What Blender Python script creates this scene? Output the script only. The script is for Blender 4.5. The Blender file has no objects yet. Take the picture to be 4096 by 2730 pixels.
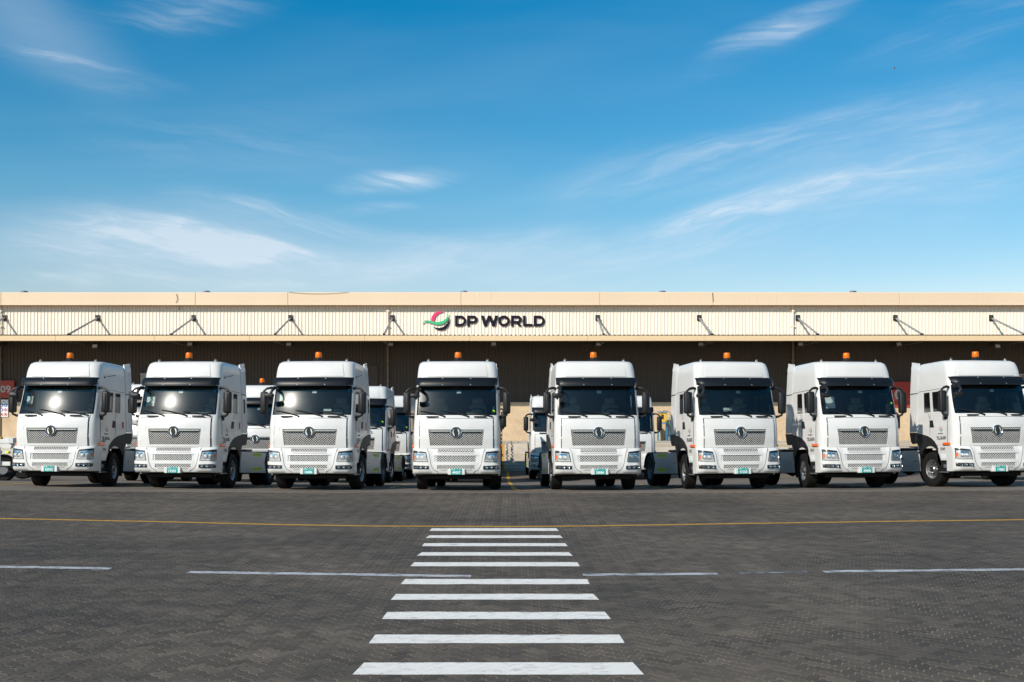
import bpy, bmesh, math, random
import numpy as np
from mathutils import Vector, Matrix

R = math.radians
random.seed(7)
rng = np.random.default_rng(11)
scene = bpy.context.scene
C = scene.collection

# ------------------------------------------------------------------ camera
FPX = 4200.0          # focal length in photograph pixels (photo is 4096 wide)
HZ = 1647.0           # horizon row of the photograph
CAM_H = 2.2
cam = bpy.data.cameras.new('camera')
cam.sensor_width = 36.0
cam.lens = FPX / 4096 * 36.0
cam.shift_y = (HZ - 1365) / 4096
cam.clip_start = 0.1
cam.clip_end = 3000
camo = bpy.data.objects.new('camera', cam)
C.objects.link(camo)
camo.location = (0, 0, CAM_H)
camo.rotation_euler = (R(90), 0, 0)
scene.camera = camo

# ------------------------------------------------------------------ light
SUN_TO = Vector((-0.82, -1.0, 0.852)).normalized()     # towards the sun
sun = bpy.data.lights.new('sun', 'SUN')
sun.energy = 5.0
sun.angle = R(0.53)
sun.color = (1.0, 0.93, 0.83)
suno = bpy.data.objects.new('sun', sun)
C.objects.link(suno)
suno.rotation_euler = SUN_TO.to_track_quat('Z', 'Y').to_euler()
suno.location = (-20, -30, 30)

scene.view_settings.view_transform = 'Standard'
scene.view_settings.look = 'None'
scene.view_settings.exposure = 0.0
scene.view_settings.gamma = 1.0
scene.view_settings.use_curve_mapping = False
scene.cycles.max_bounces = 8
scene.cycles.transparent_max_bounces = 12
scene.cycles.sample_clamp_indirect = 6.0

world = bpy.data.worlds.new('World')
scene.world = world
world.use_nodes = True
world.cycles.sampling_method = 'MANUAL'
world.cycles.sample_map_resolution = 256
wn = world.node_tree.nodes
wl = world.node_tree.links
for n in list(wn):
    wn.remove(n)


class NT:
    """tiny node helper"""
    def __init__(self, tree):
        self.t = tree

    def n(self, typ, **kw):
        nd = self.t.nodes.new(typ)
        for k, v in kw.items():
            setattr(nd, k, v)
        return nd

    def put(self, sock, v):
        if isinstance(v, bpy.types.NodeSocket):
            self.t.links.new(v, sock)
        elif v is not None:
            sock.default_value = v

    def m(self, op, a, b=None, c=None, clamp=False):
        nd = self.n('ShaderNodeMath', operation=op, use_clamp=clamp)
        self.put(nd.inputs[0], a)
        if b is not None:
            self.put(nd.inputs[1], b)
        if c is not None:
            self.put(nd.inputs[2], c)
        return nd.outputs[0]

    def noise(self, vec, scale, detail=4.0, rough=0.55, dist=0.0):
        nd = self.n('ShaderNodeTexNoise')
        self.put(nd.inputs['Vector'], vec)
        nd.inputs['Scale'].default_value = scale
        nd.inputs['Detail'].default_value = detail
        nd.inputs['Roughness'].default_value = rough
        nd.inputs['Distortion'].default_value = dist
        return nd.outputs['Fac']

    def mapping(self, vec, loc=(0, 0, 0), rot=(0, 0, 0), sc=(1, 1, 1), typ='POINT'):
        nd = self.n('ShaderNodeMapping', vector_type=typ)
        self.put(nd.inputs['Vector'], vec)
        nd.inputs['Location'].default_value = loc
        nd.inputs['Rotation'].default_value = rot
        nd.inputs['Scale'].default_value = sc
        return nd.outputs[0]

    def ramp(self, fac, stops, interp='LINEAR'):
        nd = self.n('ShaderNodeValToRGB')
        cr = nd.color_ramp
        cr.interpolation = interp
        while len(cr.elements) < len(stops):
            cr.elements.new(0.5)
        for e, (p, c) in zip(cr.elements, stops):
            e.position = p
            e.color = c if len(c) == 4 else (*c, 1)
        self.put(nd.inputs[0], fac)
        return nd.outputs[0]

    def mrange(self, v, a, b, c=0.0, d=1.0, smooth=True):
        nd = self.n('ShaderNodeMapRange', interpolation_type='SMOOTHSTEP' if smooth else 'LINEAR')
        self.put(nd.inputs['Value'], v)
        nd.inputs['From Min'].default_value = a
        nd.inputs['From Max'].default_value = b
        nd.inputs['To Min'].default_value = c
        nd.inputs['To Max'].default_value = d
        return nd.outputs['Result']

    def mix(self, fac, a, b, mode='MIX'):
        nd = self.n('ShaderNodeMix', data_type='RGBA', blend_type=mode)
        self.put(nd.inputs[0], fac)
        self.put(nd.inputs[6], a if isinstance(a, bpy.types.NodeSocket) else (*a[:3], 1))
        self.put(nd.inputs[7], b if isinstance(b, bpy.types.NodeSocket) else (*b[:3], 1))
        return nd.outputs[2]


# sky with thin cirrus: all laid out by direction, at infinity
W = NT(world.node_tree)
sky = W.n('ShaderNodeTexSky', sky_type='NISHITA')
sky.sun_disc = False
sky.sun_elevation = math.asin(SUN_TO.z)
sky.sun_rotation = math.atan2(SUN_TO.x, SUN_TO.y)
sky.altitude = 0
sky.air_density = 1.0
sky.dust_density = 0.35
sky.ozone_density = 3.0
hsv = W.n('ShaderNodeHueSaturation')
hsv.inputs['Saturation'].default_value = 1.0
wl.new(sky.outputs[0], hsv.inputs['Color'])
tc = W.n('ShaderNodeTexCoord')
sp = W.n('ShaderNodeSeparateXYZ')
wl.new(tc.outputs['Generated'], sp.inputs[0])
ysafe = W.m('MAXIMUM', sp.outputs['Y'], 0.02)
ta = W.m('DIVIDE', sp.outputs['X'], ysafe)          # tangent of azimuth
te = W.m('DIVIDE', sp.outputs['Z'], ysafe)          # tangent of elevation
cb = W.n('ShaderNodeCombineXYZ')
wl.new(ta, cb.inputs[0]); wl.new(te, cb.inputs[1])
AE = cb.outputs[0]
front = W.mrange(sp.outputs['Y'], 0.25, 0.5)


wobv = W.noise(W.mapping(AE, sc=(4, 7, 1)), 1.0, 3)
wv = W.n('ShaderNodeCombineXYZ')
wl.new(W.m('MULTIPLY', W.m('SUBTRACT', wobv, 0.5), 0.05), wv.inputs[1])
wadd = W.n('ShaderNodeVectorMath', operation='ADD')
wl.new(AE, wadd.inputs[0]); wl.new(wv.outputs[0], wadd.inputs[1])
AEW = wadd.outputs[0]
NZ = {}
for key_, rot_, loc_ in (('l', 9, 3.1), ('r', -13, 7.7)):
    v_ = W.mapping(AEW, rot=(0, 0, R(rot_)))
    big_ = W.noise(W.mapping(v_, loc=(loc_, 0, 0), sc=(3.2, 26, 1)), 1.0, 7, 0.60, 0.7)
    fib_ = W.noise(W.mapping(v_, loc=(loc_, 2, 0), rot=(0, 0, R(4)), sc=(14, 95, 1)), 1.0, 5, 0.6, 1.2)
    NZ[key_] = W.m('MULTIPLY', W.mrange(big_, 0.36, 0.70, 0.10, 1.0), W.mrange(fib_, 0.30, 0.72, 0.45, 1.15))


def wisp(px, py, lx, ly, ang, amt, edge=0.0):
    """soft streak: centre and half sizes in photograph pixels, turned by ang degrees"""
    a, e = (px - 2048) / FPX, (HZ - py) / FPX
    v = W.mapping(AEW, loc=(-a, -e, 0))
    v = W.mapping(v, rot=(0, 0, -R(ang)), sc=(1, 1, 0))
    v = W.mapping(v, sc=(FPX / lx, FPX / ly, 0))
    le = W.n('ShaderNodeVectorMath', operation='LENGTH')
    wl.new(v, le.inputs[0])
    fall = W.mrange(le.outputs['Value'], edge, 1.0, amt, 0.0)
    return fall


def total(lst):
    t_ = lst[0]
    for c_ in lst[1:]:
        t_ = W.m('ADD', t_, c_)
    return t_


left = total([
    wisp(760, 960, 900, 230, -4, 1.0), wisp(980, 1000, 480, 150, -12, 1.0), wisp(1180, 890, 820, 62, -9, 1.2),
    wisp(300, 1020, 600, 150, -6, 0.40), wisp(1590, 735, 330, 62, 6, 1.25), wisp(1500, 838, 260, 34, 4, 0.45),
    wisp(370, 300, 460, 100, -9, 0.75), wisp(120, 90, 480, 200, -30, 0.55), wisp(700, 40, 620, 130, 8, 0.40),
    wisp(250, 1110, 600, 60, 4, 0.55), wisp(1500, 1050, 900, 120, 3, 0.55), wisp(900, 560, 900, 200, -3, 0.20)])
right_ = total([
    wisp(3080, 815, 720, 80, 12, 1.1), wisp(3180, 560, 860, 130, 11, 0.55), wisp(3060, 150, 560, 95, 27, 0.8),
    wisp(3560, 190, 300, 70, 20, 0.40), wisp(1850, 1020, 600, 130, 12, 0.55), wisp(2400, 1030, 1300, 200, 5, 0.45),
    wisp(3700, 640, 1000, 420, 12, 0.40), wisp(2650, 700, 760, 170, 10, 0.35), wisp(3900, 90, 500, 160, 20, 0.35)])
soft = total([wisp(650, 990, 1250, 270, -3, 0.34), wisp(1750, 1070, 1400, 170, 2, 0.30), wisp(150, 130, 620, 260, -30, 0.24), wisp(3500, 720, 1300, 420, 12, 0.22)])
tot = W.m('ADD', W.m('ADD', W.m('MULTIPLY', left, NZ['l']), W.m('MULTIPLY', right_, NZ['r'])), soft)
# broad thin veil everywhere in the sky
plan = W.n('ShaderNodeCombineXYZ')
zs = W.m('ADD', W.m('MAXIMUM', sp.outputs['Z'], 0.0), 0.12)
wl.new(W.m('DIVIDE', sp.outputs['X'], zs), plan.inputs[0])
wl.new(W.m('DIVIDE', sp.outputs['Y'], zs), plan.inputs[1])
veil = W.noise(W.mapping(plan.outputs[0], rot=(0, 0, R(25)), sc=(0.45, 1.3, 1)), 1.0, 4, 0.55, 0.5)
veil = W.m('MULTIPLY', W.mrange(veil, 0.42, 0.82), 0.13)
tot = W.m('ADD', W.m('MULTIPLY', tot, front), veil, clamp=True)
tot = W.m('MULTIPLY', tot, 0.66)
# clear-air colour: deep blue overhead, pale towards the horizon
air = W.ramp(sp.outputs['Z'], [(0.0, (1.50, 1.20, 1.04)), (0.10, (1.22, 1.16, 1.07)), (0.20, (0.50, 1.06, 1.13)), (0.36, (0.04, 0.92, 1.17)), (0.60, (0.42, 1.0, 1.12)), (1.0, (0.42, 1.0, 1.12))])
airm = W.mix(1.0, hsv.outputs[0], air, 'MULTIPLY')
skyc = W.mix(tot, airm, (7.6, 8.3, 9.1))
bg = W.n('ShaderNodeBackground')
bg.inputs['Strength'].default_value = 0.106
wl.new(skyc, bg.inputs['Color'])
wo = W.n('ShaderNodeOutputWorld')
wl.new(bg.outputs[0], wo.inputs['Surface'])


# ------------------------------------------------------------------ helpers
def tag(o, label=None, cat=None, group=None, kind=None):
    if label: o['label'] = label
    if cat: o['category'] = cat
    if group: o['group'] = group
    if kind: o['kind'] = kind
    return o


def empty(name, loc=(0, 0, 0), rot=(0, 0, 0), parent=None):
    o = bpy.data.objects.new(name, None)
    o.empty_display_size = 0.3
    C.objects.link(o)
    o.location = loc
    o.rotation_euler = rot
    o.parent = parent
    return o


def link(name, me, mat=None, parent=None, loc=(0, 0, 0), rot=(0, 0, 0)):
    o = bpy.data.objects.new(name, me)
    C.objects.link(o)
    if mat is not None and not me.materials:
        for mm in (mat if isinstance(mat, (list, tuple)) else [mat]):
            me.materials.append(mm)
    o.parent = parent
    o.location = loc
    o.rotation_euler = rot
    return o


def copy_tree(o, parent=None):
    c = o.copy()
    C.objects.link(c)
    c.parent = parent
    for ch in o.children:
        copy_tree(ch, c)
    return c


class MB:
    def __init__(self):
        self.v, self.f, self.mi = [], [], []

    def add(self, vs, fs, mi=0):
        b = len(self.v)
        self.v += [tuple(p) for p in vs]
        self.f += [tuple(i + b for i in f) for f in fs]
        self.mi += [mi] * len(fs)
        return self

    def box(self, x0, x1, y0, y1, z0, z1, mi=0, M=None):
        vs = [Vector((x, y, z)) for z in (z0, z1) for y in (y0, y1) for x in (x0, x1)]
        if M is not None:
            vs = [M @ p for p in vs]
        return self.add(vs, [(0, 2, 3, 1), (4, 5, 7, 6), (0, 1, 5, 4), (2, 6, 7, 3), (0, 4, 6, 2), (1, 3, 7, 5)], mi)

    def rbox(self, x0, x1, y0, y1, z0, z1, b=0.02, seg=2, mi=0, M=None):
        bm = bmesh.new()
        bmesh.ops.create_cube(bm, size=1)
        for p in bm.verts:
            p.co = Vector(((x0 + x1) / 2 + p.co.x * (x1 - x0), (y0 + y1) / 2 + p.co.y * (y1 - y0), (z0 + z1) / 2 + p.co.z * (z1 - z0)))
        bmesh.ops.bevel(bm, geom=bm.edges[:], offset=b, segments=seg, profile=0.5, affect='EDGES')
        if M is not None:
            bm.transform(M)
        bm.verts.index_update()
        self.add([p.co.copy() for p in bm.verts], [[p.index for p in f.verts] for f in bm.faces], mi)
        bm.free()
        return self

    def tube(self, pts, r, n=8, mi=0, cap=True):
        pts = [Vector(p) for p in pts]
        rs = r if isinstance(r, (list, tuple)) else [r] * len(pts)
        rings = []
        up = None
        for i, p in enumerate(pts):
            d = (pts[min(i + 1, len(pts) - 1)] - pts[max(i - 1, 0)]).normalized()
            if up is None:
                up = Vector((0, 0, 1)) if abs(d.z) < 0.9 else Vector((1, 0, 0))
            s = d.cross(up).normalized()
            up = s.cross(d).normalized()
            rings.append([p + (s * math.cos(2 * math.pi * k / n) + up * math.sin(2 * math.pi * k / n)) * rs[i] for k in range(n)])
        vs = [q for rg in rings for q in rg]
        fs = []
        for i in range(len(pts) - 1):
            for k in range(n):
                a, b2 = i * n + k, i * n + (k + 1) % n
                fs.append((a, b2, b2 + n, a + n))
        if cap:
            fs.append(tuple(range(n - 1, -1, -1)))
            fs.append(tuple(range((len(pts) - 1) * n, len(pts) * n)))
        return self.add(vs, fs, mi)

    def prism(self, poly, fn, d0, d1, mi=0):
        """poly: 2D outline; fn(u, v, d) -> 3D point; extruded from d0 to d1"""
        n = len(poly)
        vs = [fn(u, v, d0) for u, v in poly] + [fn(u, v, d1) for u, v in poly]
        fs = [tuple(range(n)), tuple(range(2 * n - 1, n - 1, -1))]
        fs += [(i, i + n, (i + 1) % n + n, (i + 1) % n) for i in range(n)]
        return self.add(vs, fs, mi)

    def lathe(self, prof, M, n=24, mi=0, close=False):
        """prof: (radius, along); revolved round local z, then M"""
        vs, fs = [], []
        for k in range(n):
            a = 2 * math.pi * k / n
            for r, z in prof:
                vs.append(M @ Vector((r * math.cos(a), r * math.sin(a), z)))
        m = len(prof)
        for k in range(n):
            k2 = (k + 1) % n
            for i in range(m - 1 + (1 if close else 0)):
                j = (i + 1) % m
                fs.append((k * m + i, k2 * m + i, k2 * m + j, k * m + j))
        return self.add(vs, fs, mi)

    def mesh(self, name, mats=None, sharp=35, fix=True):
        me = bpy.data.meshes.new(name)
        me.from_pydata([tuple(p) for p in self.v], [], self.f)
        for mm in (mats if isinstance(mats, (list, tuple)) else [mats] if mats else []):
            me.materials.append(mm)
        if any(self.mi):
            me.polygons.foreach_set('material_index', self.mi)
        if fix:
            bm = bmesh.new(); bm.from_mesh(me)
            bmesh.ops.recalc_face_normals(bm, faces=bm.faces[:])
            bm.to_mesh(me); bm.free()
        if sharp:
            me.polygons.foreach_set('use_smooth', [True] * len(me.polygons))
            me.set_sharp_from_angle(angle=R(sharp))
        me.update()
        return me

    def build(self, name, mat, parent=None, sharp=35, loc=(0, 0, 0), rot=(0, 0, 0), fix=True):
        return link(name, self.mesh(name, mat, sharp, fix), None, parent, loc, rot)


def thicken(vs, fs, disp):
    """closed shell from an open surface; disp[i] is the offset of vertex i"""
    n = len(vs)
    v2 = list(vs) + [tuple(Vector(a) + Vector(b)) for a, b in zip(vs, disp)]
    cnt = {}
    for f in fs:
        for a, b in zip(f, f[1:] + f[:1]):
            k = (min(a, b), max(a, b))
            cnt.setdefault(k, []).append((a, b))
    f2 = [tuple(f) for f in fs] + [tuple(i + n for i in reversed(f)) for f in fs]
    for k, l in cnt.items():
        if len(l) == 1:
            a, b = l[0]
            f2.append((b, a, a + n, b + n))
    return v2, f2


def text_mesh(body, size, bold=0.0, extrude=0.0, sx=1.0, M=None):
    cu = bpy.data.curves.new('txt', 'FONT')
    cu.body = body
    cu.size = size
    cu.align_x = 'CENTER'
    cu.align_y = 'CENTER'
    cu.offset = bold
    cu.extrude = extrude
    cu.resolution_u = 3
    ob = bpy.data.objects.new('txt', cu)
    C.objects.link(ob)
    dg = bpy.context.evaluated_depsgraph_get()
    me = bpy.data.meshes.new_from_object(ob.evaluated_get(dg))
    bpy.data.objects.remove(ob)
    me.transform(Matrix.Diagonal((sx, 1, 1, 1)))
    if M is not None:
        me.transform(M)
    me.materials.clear()
    return me


def fill_mesh(loops, extrude, name='shape'):
    """flat shape with holes from closed 2D loops, extruded both ways"""
    cu = bpy.data.curves.new('fill', 'CURVE')
    cu.dimensions = '2D'
    cu.fill_mode = 'BOTH'
    cu.extrude = extrude
    for lp in loops:
        s = cu.splines.new('POLY')
        s.points.add(len(lp) - 1)
        for p, (x, y) in zip(s.points, lp):
            p.co = (x, y, 0, 1)
        s.use_cyclic_u = True
    ob = bpy.data.objects.new('fill', cu)
    C.objects.link(ob)
    dg = bpy.context.evaluated_depsgraph_get()
    me = bpy.data.meshes.new_from_object(ob.evaluated_get(dg))
    bpy.data.objects.remove(ob)
    me.name = name
    me.materials.clear()
    return me


FACE_CAM = Matrix.Rotation(R(90), 4, 'X')                      # text plane -> faces -y
FACE_PX = Matrix(((0, 0, 1, 0), (1, 0, 0, 0), (0, 1, 0, 0), (0, 0, 0, 1)))   # faces +x
FACE_MX = Matrix(((0, 0, -1, 0), (-1, 0, 0, 0), (0, 1, 0, 0), (0, 0, 0, 1)))  # faces -x


# ------------------------------------------------------------------ materials
def mat(name, col, rough=0.5, metal=0.0, spec=0.5, coat=0.0, var=0.0, vscale=3.0, bump=0.0, bscale=60.0, emit=None):
    m = bpy.data.materials.new(name)
    m.use_nodes = True
    t = NT(m.node_tree)
    b = m.node_tree.nodes['Principled BSDF']
    b.inputs['Base Color'].default_value = (*col, 1)
    b.inputs['Roughness'].default_value = rough
    b.inputs['Metallic'].default_value = metal
    b.inputs['Specular IOR Level'].default_value = spec
    if coat:
        b.inputs['Coat Weight'].default_value = coat
        b.inputs['Coat Roughness'].default_value = 0.04
    if var or bump:
        geo = t.n('ShaderNodeNewGeometry')
    if var:
        nz = t.noise(geo.outputs['Position'], vscale, 5, 0.6)
        lo = tuple(c * (1 - var) for c in col)
        hi = tuple(min(1, c * (1 + var * 0.6)) for c in col)
        m.node_tree.links.new(t.ramp(nz, [(0.3, lo), (0.7, hi)]), b.inputs['Base Color'])
    if bump:
        bp = t.n('ShaderNodeBump')
        bp.inputs['Strength'].default_value = bump
        bp.inputs['Distance'].default_value = 0.01
        m.node_tree.links.new(t.noise(geo.outputs['Position'], bscale, 4, 0.6), bp.inputs['Height'])
        m.node_tree.links.new(bp.outputs[0], b.inputs['Normal'])
    return m


def paver_mat():
    m = bpy.data.materials.new('paver_concrete'); m.use_nodes = True
    t = NT(m.node_tree); b = m.node_tree.nodes['Principled BSDF']; L = m.node_tree.links
    geo = t.n('ShaderNodeNewGeometry'); oi = t.n('ShaderNodeObjectInfo')
    rnd = t.m('FRACT', t.m('ADD', geo.outputs['Random Per Island'], oi.outputs['Random']))
    big = t.noise(geo.outputs['Position'], 0.22, 4, 0.6)
    mid = t.noise(t.mapping(geo.outputs['Position'], sc=(0.35, 1.6, 1)), 1.0, 5, 0.65)
    fine = t.noise(geo.outputs['Position'], 95.0, 3, 0.7)
    c = t.ramp(rnd, [(0.0, (0.074, 0.060, 0.047)), (0.35, (0.093, 0.076, 0.060)), (0.7, (0.107, 0.087, 0.068)), (1.0, (0.138, 0.112, 0.087))])
    c = t.mix(t.mrange(big, 0.36, 0.64), c, (0.60, 0.61, 0.63), 'MULTIPLY')
    c = t.mix(t.mrange(mid, 0.50, 0.74, 0, 0.45), c, (0.145, 0.115, 0.088))
    c = t.mix(t.mrange(mid, 0.46, 0.24, 0, 0.45), c, (0.050, 0.045, 0.041))
    c = t.mix(1.0, c, t.ramp(fine, [(0.25, (0.72, 0.72, 0.72)), (0.75, (1.3, 1.28, 1.25))]), 'MULTIPLY')
    L.new(c, b.inputs['Base Color'])
    b.inputs['Roughness'].default_value = 0.82
    b.inputs['Specular IOR Level'].default_value = 0.35
    bp = t.n('ShaderNodeBump'); bp.inputs['Strength'].default_value = 0.5; bp.inputs['Distance'].default_value = 0.004
    L.new(fine, bp.inputs['Height']); L.new(bp.outputs[0], b.inputs['Normal'])
    return m


def yard_mat():
    m = bpy.data.materials.new('yard_surface'); m.use_nodes = True
    t = NT(m.node_tree); b = m.node_tree.nodes['Principled BSDF']; L = m.node_tree.links
    geo = t.n('ShaderNodeNewGeometry')
    big = t.noise(t.mapping(geo.outputs['Position'], sc=(0.15, 0.5, 1)), 1.0, 5, 0.6)
    fine = t.noise(geo.outputs['Position'], 30.0, 5, 0.7)
    c = t.ramp(big, [(0.3, (0.105, 0.086, 0.068)), (0.7, (0.180, 0.148, 0.118))])
    c = t.mix(1.0, c, t.ramp(fine, [(0.25, (0.65, 0.65, 0.65)), (0.75, (1.35, 1.33, 1.3))]), 'MULTIPLY')
    L.new(c, b.inputs['Base Color']); b.inputs['Roughness'].default_value = 0.8
    bp = t.n('ShaderNodeBump'); bp.inputs['Strength'].default_value = 0.6; bp.inputs['Distance'].default_value = 0.01
    L.new(fine, bp.inputs['Height']); L.new(bp.outputs[0], b.inputs['Normal'])
    return m


def paint_mat(name, col, under, wear, scale=5.0):
    """road paint worn through to what lies under it"""
    m = bpy.data.materials.new(name); m.use_nodes = True
    t = NT(m.node_tree); b = m.node_tree.nodes['Principled BSDF']; L = m.node_tree.links
    geo = t.n('ShaderNodeNewGeometry')
    nz = t.noise(t.mapping(geo.outputs['Position'], sc=(0.7, 1.4, 1)), scale, 6, 0.7)
    fine = t.noise(geo.outputs['Position'], 70.0, 3, 0.7)
    c = t.mix(t.mrange(nz, wear - 0.08, wear + 0.10), under, col)
    c = t.mix(1.0, c, t.ramp(fine, [(0.25, (0.84, 0.84, 0.84)), (0.75, (1.08, 1.08, 1.08))]), 'MULTIPLY')
    L.new(c, b.inputs['Base Color']); b.inputs['Roughness'].default_value = 0.7
    bp = t.n('ShaderNodeBump'); bp.inputs['Strength'].default_value = 0.35; bp.inputs['Distance'].default_value = 0.003
    L.new(fine, bp.inputs['Height']); L.new(bp.outputs[0], b.inputs['Normal'])
    return m


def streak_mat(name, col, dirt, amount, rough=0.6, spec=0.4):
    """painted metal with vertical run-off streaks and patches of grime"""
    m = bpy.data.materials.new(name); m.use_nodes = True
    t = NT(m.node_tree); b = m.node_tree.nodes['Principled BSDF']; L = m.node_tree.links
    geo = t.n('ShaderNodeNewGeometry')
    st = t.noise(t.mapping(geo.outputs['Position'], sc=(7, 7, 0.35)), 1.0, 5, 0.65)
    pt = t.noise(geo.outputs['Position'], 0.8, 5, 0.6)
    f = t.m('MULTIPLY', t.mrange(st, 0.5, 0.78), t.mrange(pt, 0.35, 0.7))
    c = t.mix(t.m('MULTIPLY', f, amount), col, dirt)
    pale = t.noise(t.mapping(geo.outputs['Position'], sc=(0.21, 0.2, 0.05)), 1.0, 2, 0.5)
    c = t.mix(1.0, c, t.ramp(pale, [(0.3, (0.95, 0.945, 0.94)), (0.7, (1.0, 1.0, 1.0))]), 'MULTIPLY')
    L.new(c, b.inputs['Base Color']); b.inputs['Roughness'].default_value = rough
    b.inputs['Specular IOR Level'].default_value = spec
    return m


def concrete_mat(name, col, stain, scale=1.0):
    m = bpy.data.materials.new(name); m.use_nodes = True
    t = NT(m.node_tree); b = m.node_tree.nodes['Principled BSDF']; L = m.node_tree.links
    geo = t.n('ShaderNodeNewGeometry')
    big = t.noise(geo.outputs['Position'], 0.7 * scale, 6, 0.65)
    fine = t.noise(geo.outputs['Position'], 14 * scale, 5, 0.7)
    c = t.mix(t.mrange(big, 0.42, 0.72, 0, 0.75), col, stain)
    c = t.mix(1.0, c, t.ramp(fine, [(0.3, (0.82, 0.81, 0.8)), (0.7, (1.1, 1.1, 1.1))]), 'MULTIPLY')
    L.new(c, b.inputs['Base Color']); b.inputs['Roughness'].default_value = 0.9
    bp = t.n('ShaderNodeBump'); bp.inputs['Strength'].default_value = 0.5; bp.inputs['Distance'].default_value = 0.02
    L.new(fine, bp.inputs['Height']); L.new(bp.outputs[0], b.inputs['Normal'])
    return m


def glass_mat(name, tint, refl_rough=0.02, dust=0.03, ior=1.5):
    """tinted window: looks through, mirrors by angle, and carries a thin film of dust"""
    m = bpy.data.materials.new(name); m.use_nodes = True
    t = NT(m.node_tree); L = m.node_tree.links
    for nd in list(m.node_tree.nodes):
        if nd.type == 'BSDF_PRINCIPLED':
            m.node_tree.nodes.remove(nd)
    out = [n for n in m.node_tree.nodes if n.type == 'OUTPUT_MATERIAL'][0]
    tr = t.n('ShaderNodeBsdfTransparent'); tr.inputs[0].default_value = (*tint, 1)
    gl = t.n('ShaderNodeBsdfGlossy'); gl.inputs['Color'].default_value = (1, 1, 1, 1); gl.inputs['Roughness'].default_value = refl_rough
    gd = t.n('ShaderNodeBsdfGlossy'); gd.inputs['Color'].default_value = (1, 1, 1, 1); gd.inputs['Roughness'].default_value = 0.20
    lw = t.n('ShaderNodeFresnel'); lw.inputs[0].default_value = ior
    mx = t.n('ShaderNodeMixShader'); L.new(lw.outputs[0], mx.inputs[0]); L.new(tr.outputs[0], mx.inputs[1]); L.new(gl.outputs[0], mx.inputs[2])
    m2 = t.n('ShaderNodeMixShader'); m2.inputs[0].default_value = dust; L.new(mx.outputs[0], m2.inputs[1]); L.new(gd.outputs[0], m2.inputs[2])
    gh_ = t.n('ShaderNodeBsdfGlossy'); gh_.inputs['Color'].default_value = (1, 1, 1, 1); gh_.inputs['Roughness'].default_value = 0.37
    m3 = t.n('ShaderNodeMixShader'); m3.inputs[0].default_value = dust * 0.45; L.new(m2.outputs[0], m3.inputs[1]); L.new(gh_.outputs[0], m3.inputs[2])
    L.new(m3.outputs[0], out.inputs['Surface'])
    return m


def stripes_mat(name, a, b_, per):
    m = bpy.data.materials.new(name); m.use_nodes = True
    t = NT(m.node_tree); b = m.node_tree.nodes['Principled BSDF']; L = m.node_tree.links
    geo = t.n('ShaderNodeNewGeometry')
    s = t.n('ShaderNodeSeparateXYZ'); L.new(geo.outputs['Position'], s.inputs[0])
    fr = t.m('FRACT', t.m('DIVIDE', t.m('ADD', s.outputs['Z'], t.m('MULTIPLY', s.outputs['Y'], 0.4)), per))
    L.new(t.mix(t.m('GREATER_THAN', fr, 0.5), a, b_), b.inputs['Base Color'])
    b.inputs['Roughness'].default_value = 0.5
    return m


M = {}
M['paver'] = paver_mat()
M['yard'] = yard_mat()
M['sand'] = mat('joint_sand', (0.23, 0.185, 0.135), 0.95, var=0.75, vscale=1.2)
M['white_paint'] = paint_mat('white_road_paint', (0.85, 0.81, 0.75), (0.45, 0.41, 0.37), 0.375)
M['worn_paint'] = paint_mat('worn_white_paint', (0.50, 0.50, 0.52), (0.10, 0.096, 0.092), 0.44)
M['edge_paint'] = paint_mat('worn_edge_paint', (0.60, 0.40, 0.10), (0.46, 0.41, 0.34), 0.56, 2.0)
M['faded_paint'] = paint_mat('faded_white_paint', (0.34, 0.34, 0.35), (0.10, 0.09, 0.08), 0.55)
M['yellow_paint'] = paint_mat('yellow_road_paint', (0.62, 0.32, 0.02), (0.12, 0.10, 0.08), 0.36)
M['cladding'] = streak_mat('cream_cladding', (0.91, 0.80, 0.665), (0.52, 0.36, 0.22), 0.5)
M['fascia'] = streak_mat('cream_fascia', (0.76, 0.56, 0.34), (0.50, 0.36, 0.22), 0.35)
M['parapet'] = streak_mat('cream_parapet', (0.765, 0.595, 0.42), (0.50, 0.36, 0.22), 0.45)
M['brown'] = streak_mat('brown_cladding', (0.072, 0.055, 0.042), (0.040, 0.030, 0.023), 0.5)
M['shaded_pipe'] = mat('shaded_pipe', (0.22, 0.17, 0.12), 0.6)  # lower run of the cream downpipe, canopy shade put into its colour
M['tan_wall'] = concrete_mat('tan_concrete', (0.62, 0.47, 0.31), (0.46, 0.33, 0.21))
M['dock'] = concrete_mat('dock_concrete', (0.58, 0.51, 0.42), (0.36, 0.31, 0.25))
M['dark_steel'] = mat('dark_steel', (0.07, 0.07, 0.075), 0.45, 0.6)
M['grey_steel'] = mat('grey_steel', (0.34, 0.35, 0.36), 0.45, 0.3, var=0.25)
M['galv'] = mat('galvanised', (0.45, 0.46, 0.47), 0.4, 0.8)
M['pink'] = mat('pink_panel', (0.80, 0.04, 0.16), 0.35)
M['green'] = mat('green_panel', (0.055, 0.50, 0.22), 0.35)
M['navy'] = mat('navy_panel', (0.008, 0.006, 0.018), 0.6, spec=0.2)
M['red_sign'] = mat('red_sign', (0.42, 0.035, 0.018), 0.5)
M['sign_grey'] = mat('sign_grey', (0.50, 0.46, 0.44), 0.5)
M['sign_white'] = mat('sign_white', (0.74, 0.74, 0.74), 0.5)
M['sign_blue'] = mat('sign_blue', (0.02, 0.10, 0.45), 0.5)
M['sign_red'] = mat('sign_ring_red', (0.50, 0.02, 0.03), 0.5)
M['box_yellow'] = mat('yellow_box', (0.70, 0.42, 0.06), 0.5, var=0.15)
M['blue_frame'] = mat('blue_frame', (0.03, 0.22, 0.42), 0.5)
M['green_box'] = mat('green_box', (0.03, 0.20, 0.09), 0.5)
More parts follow.
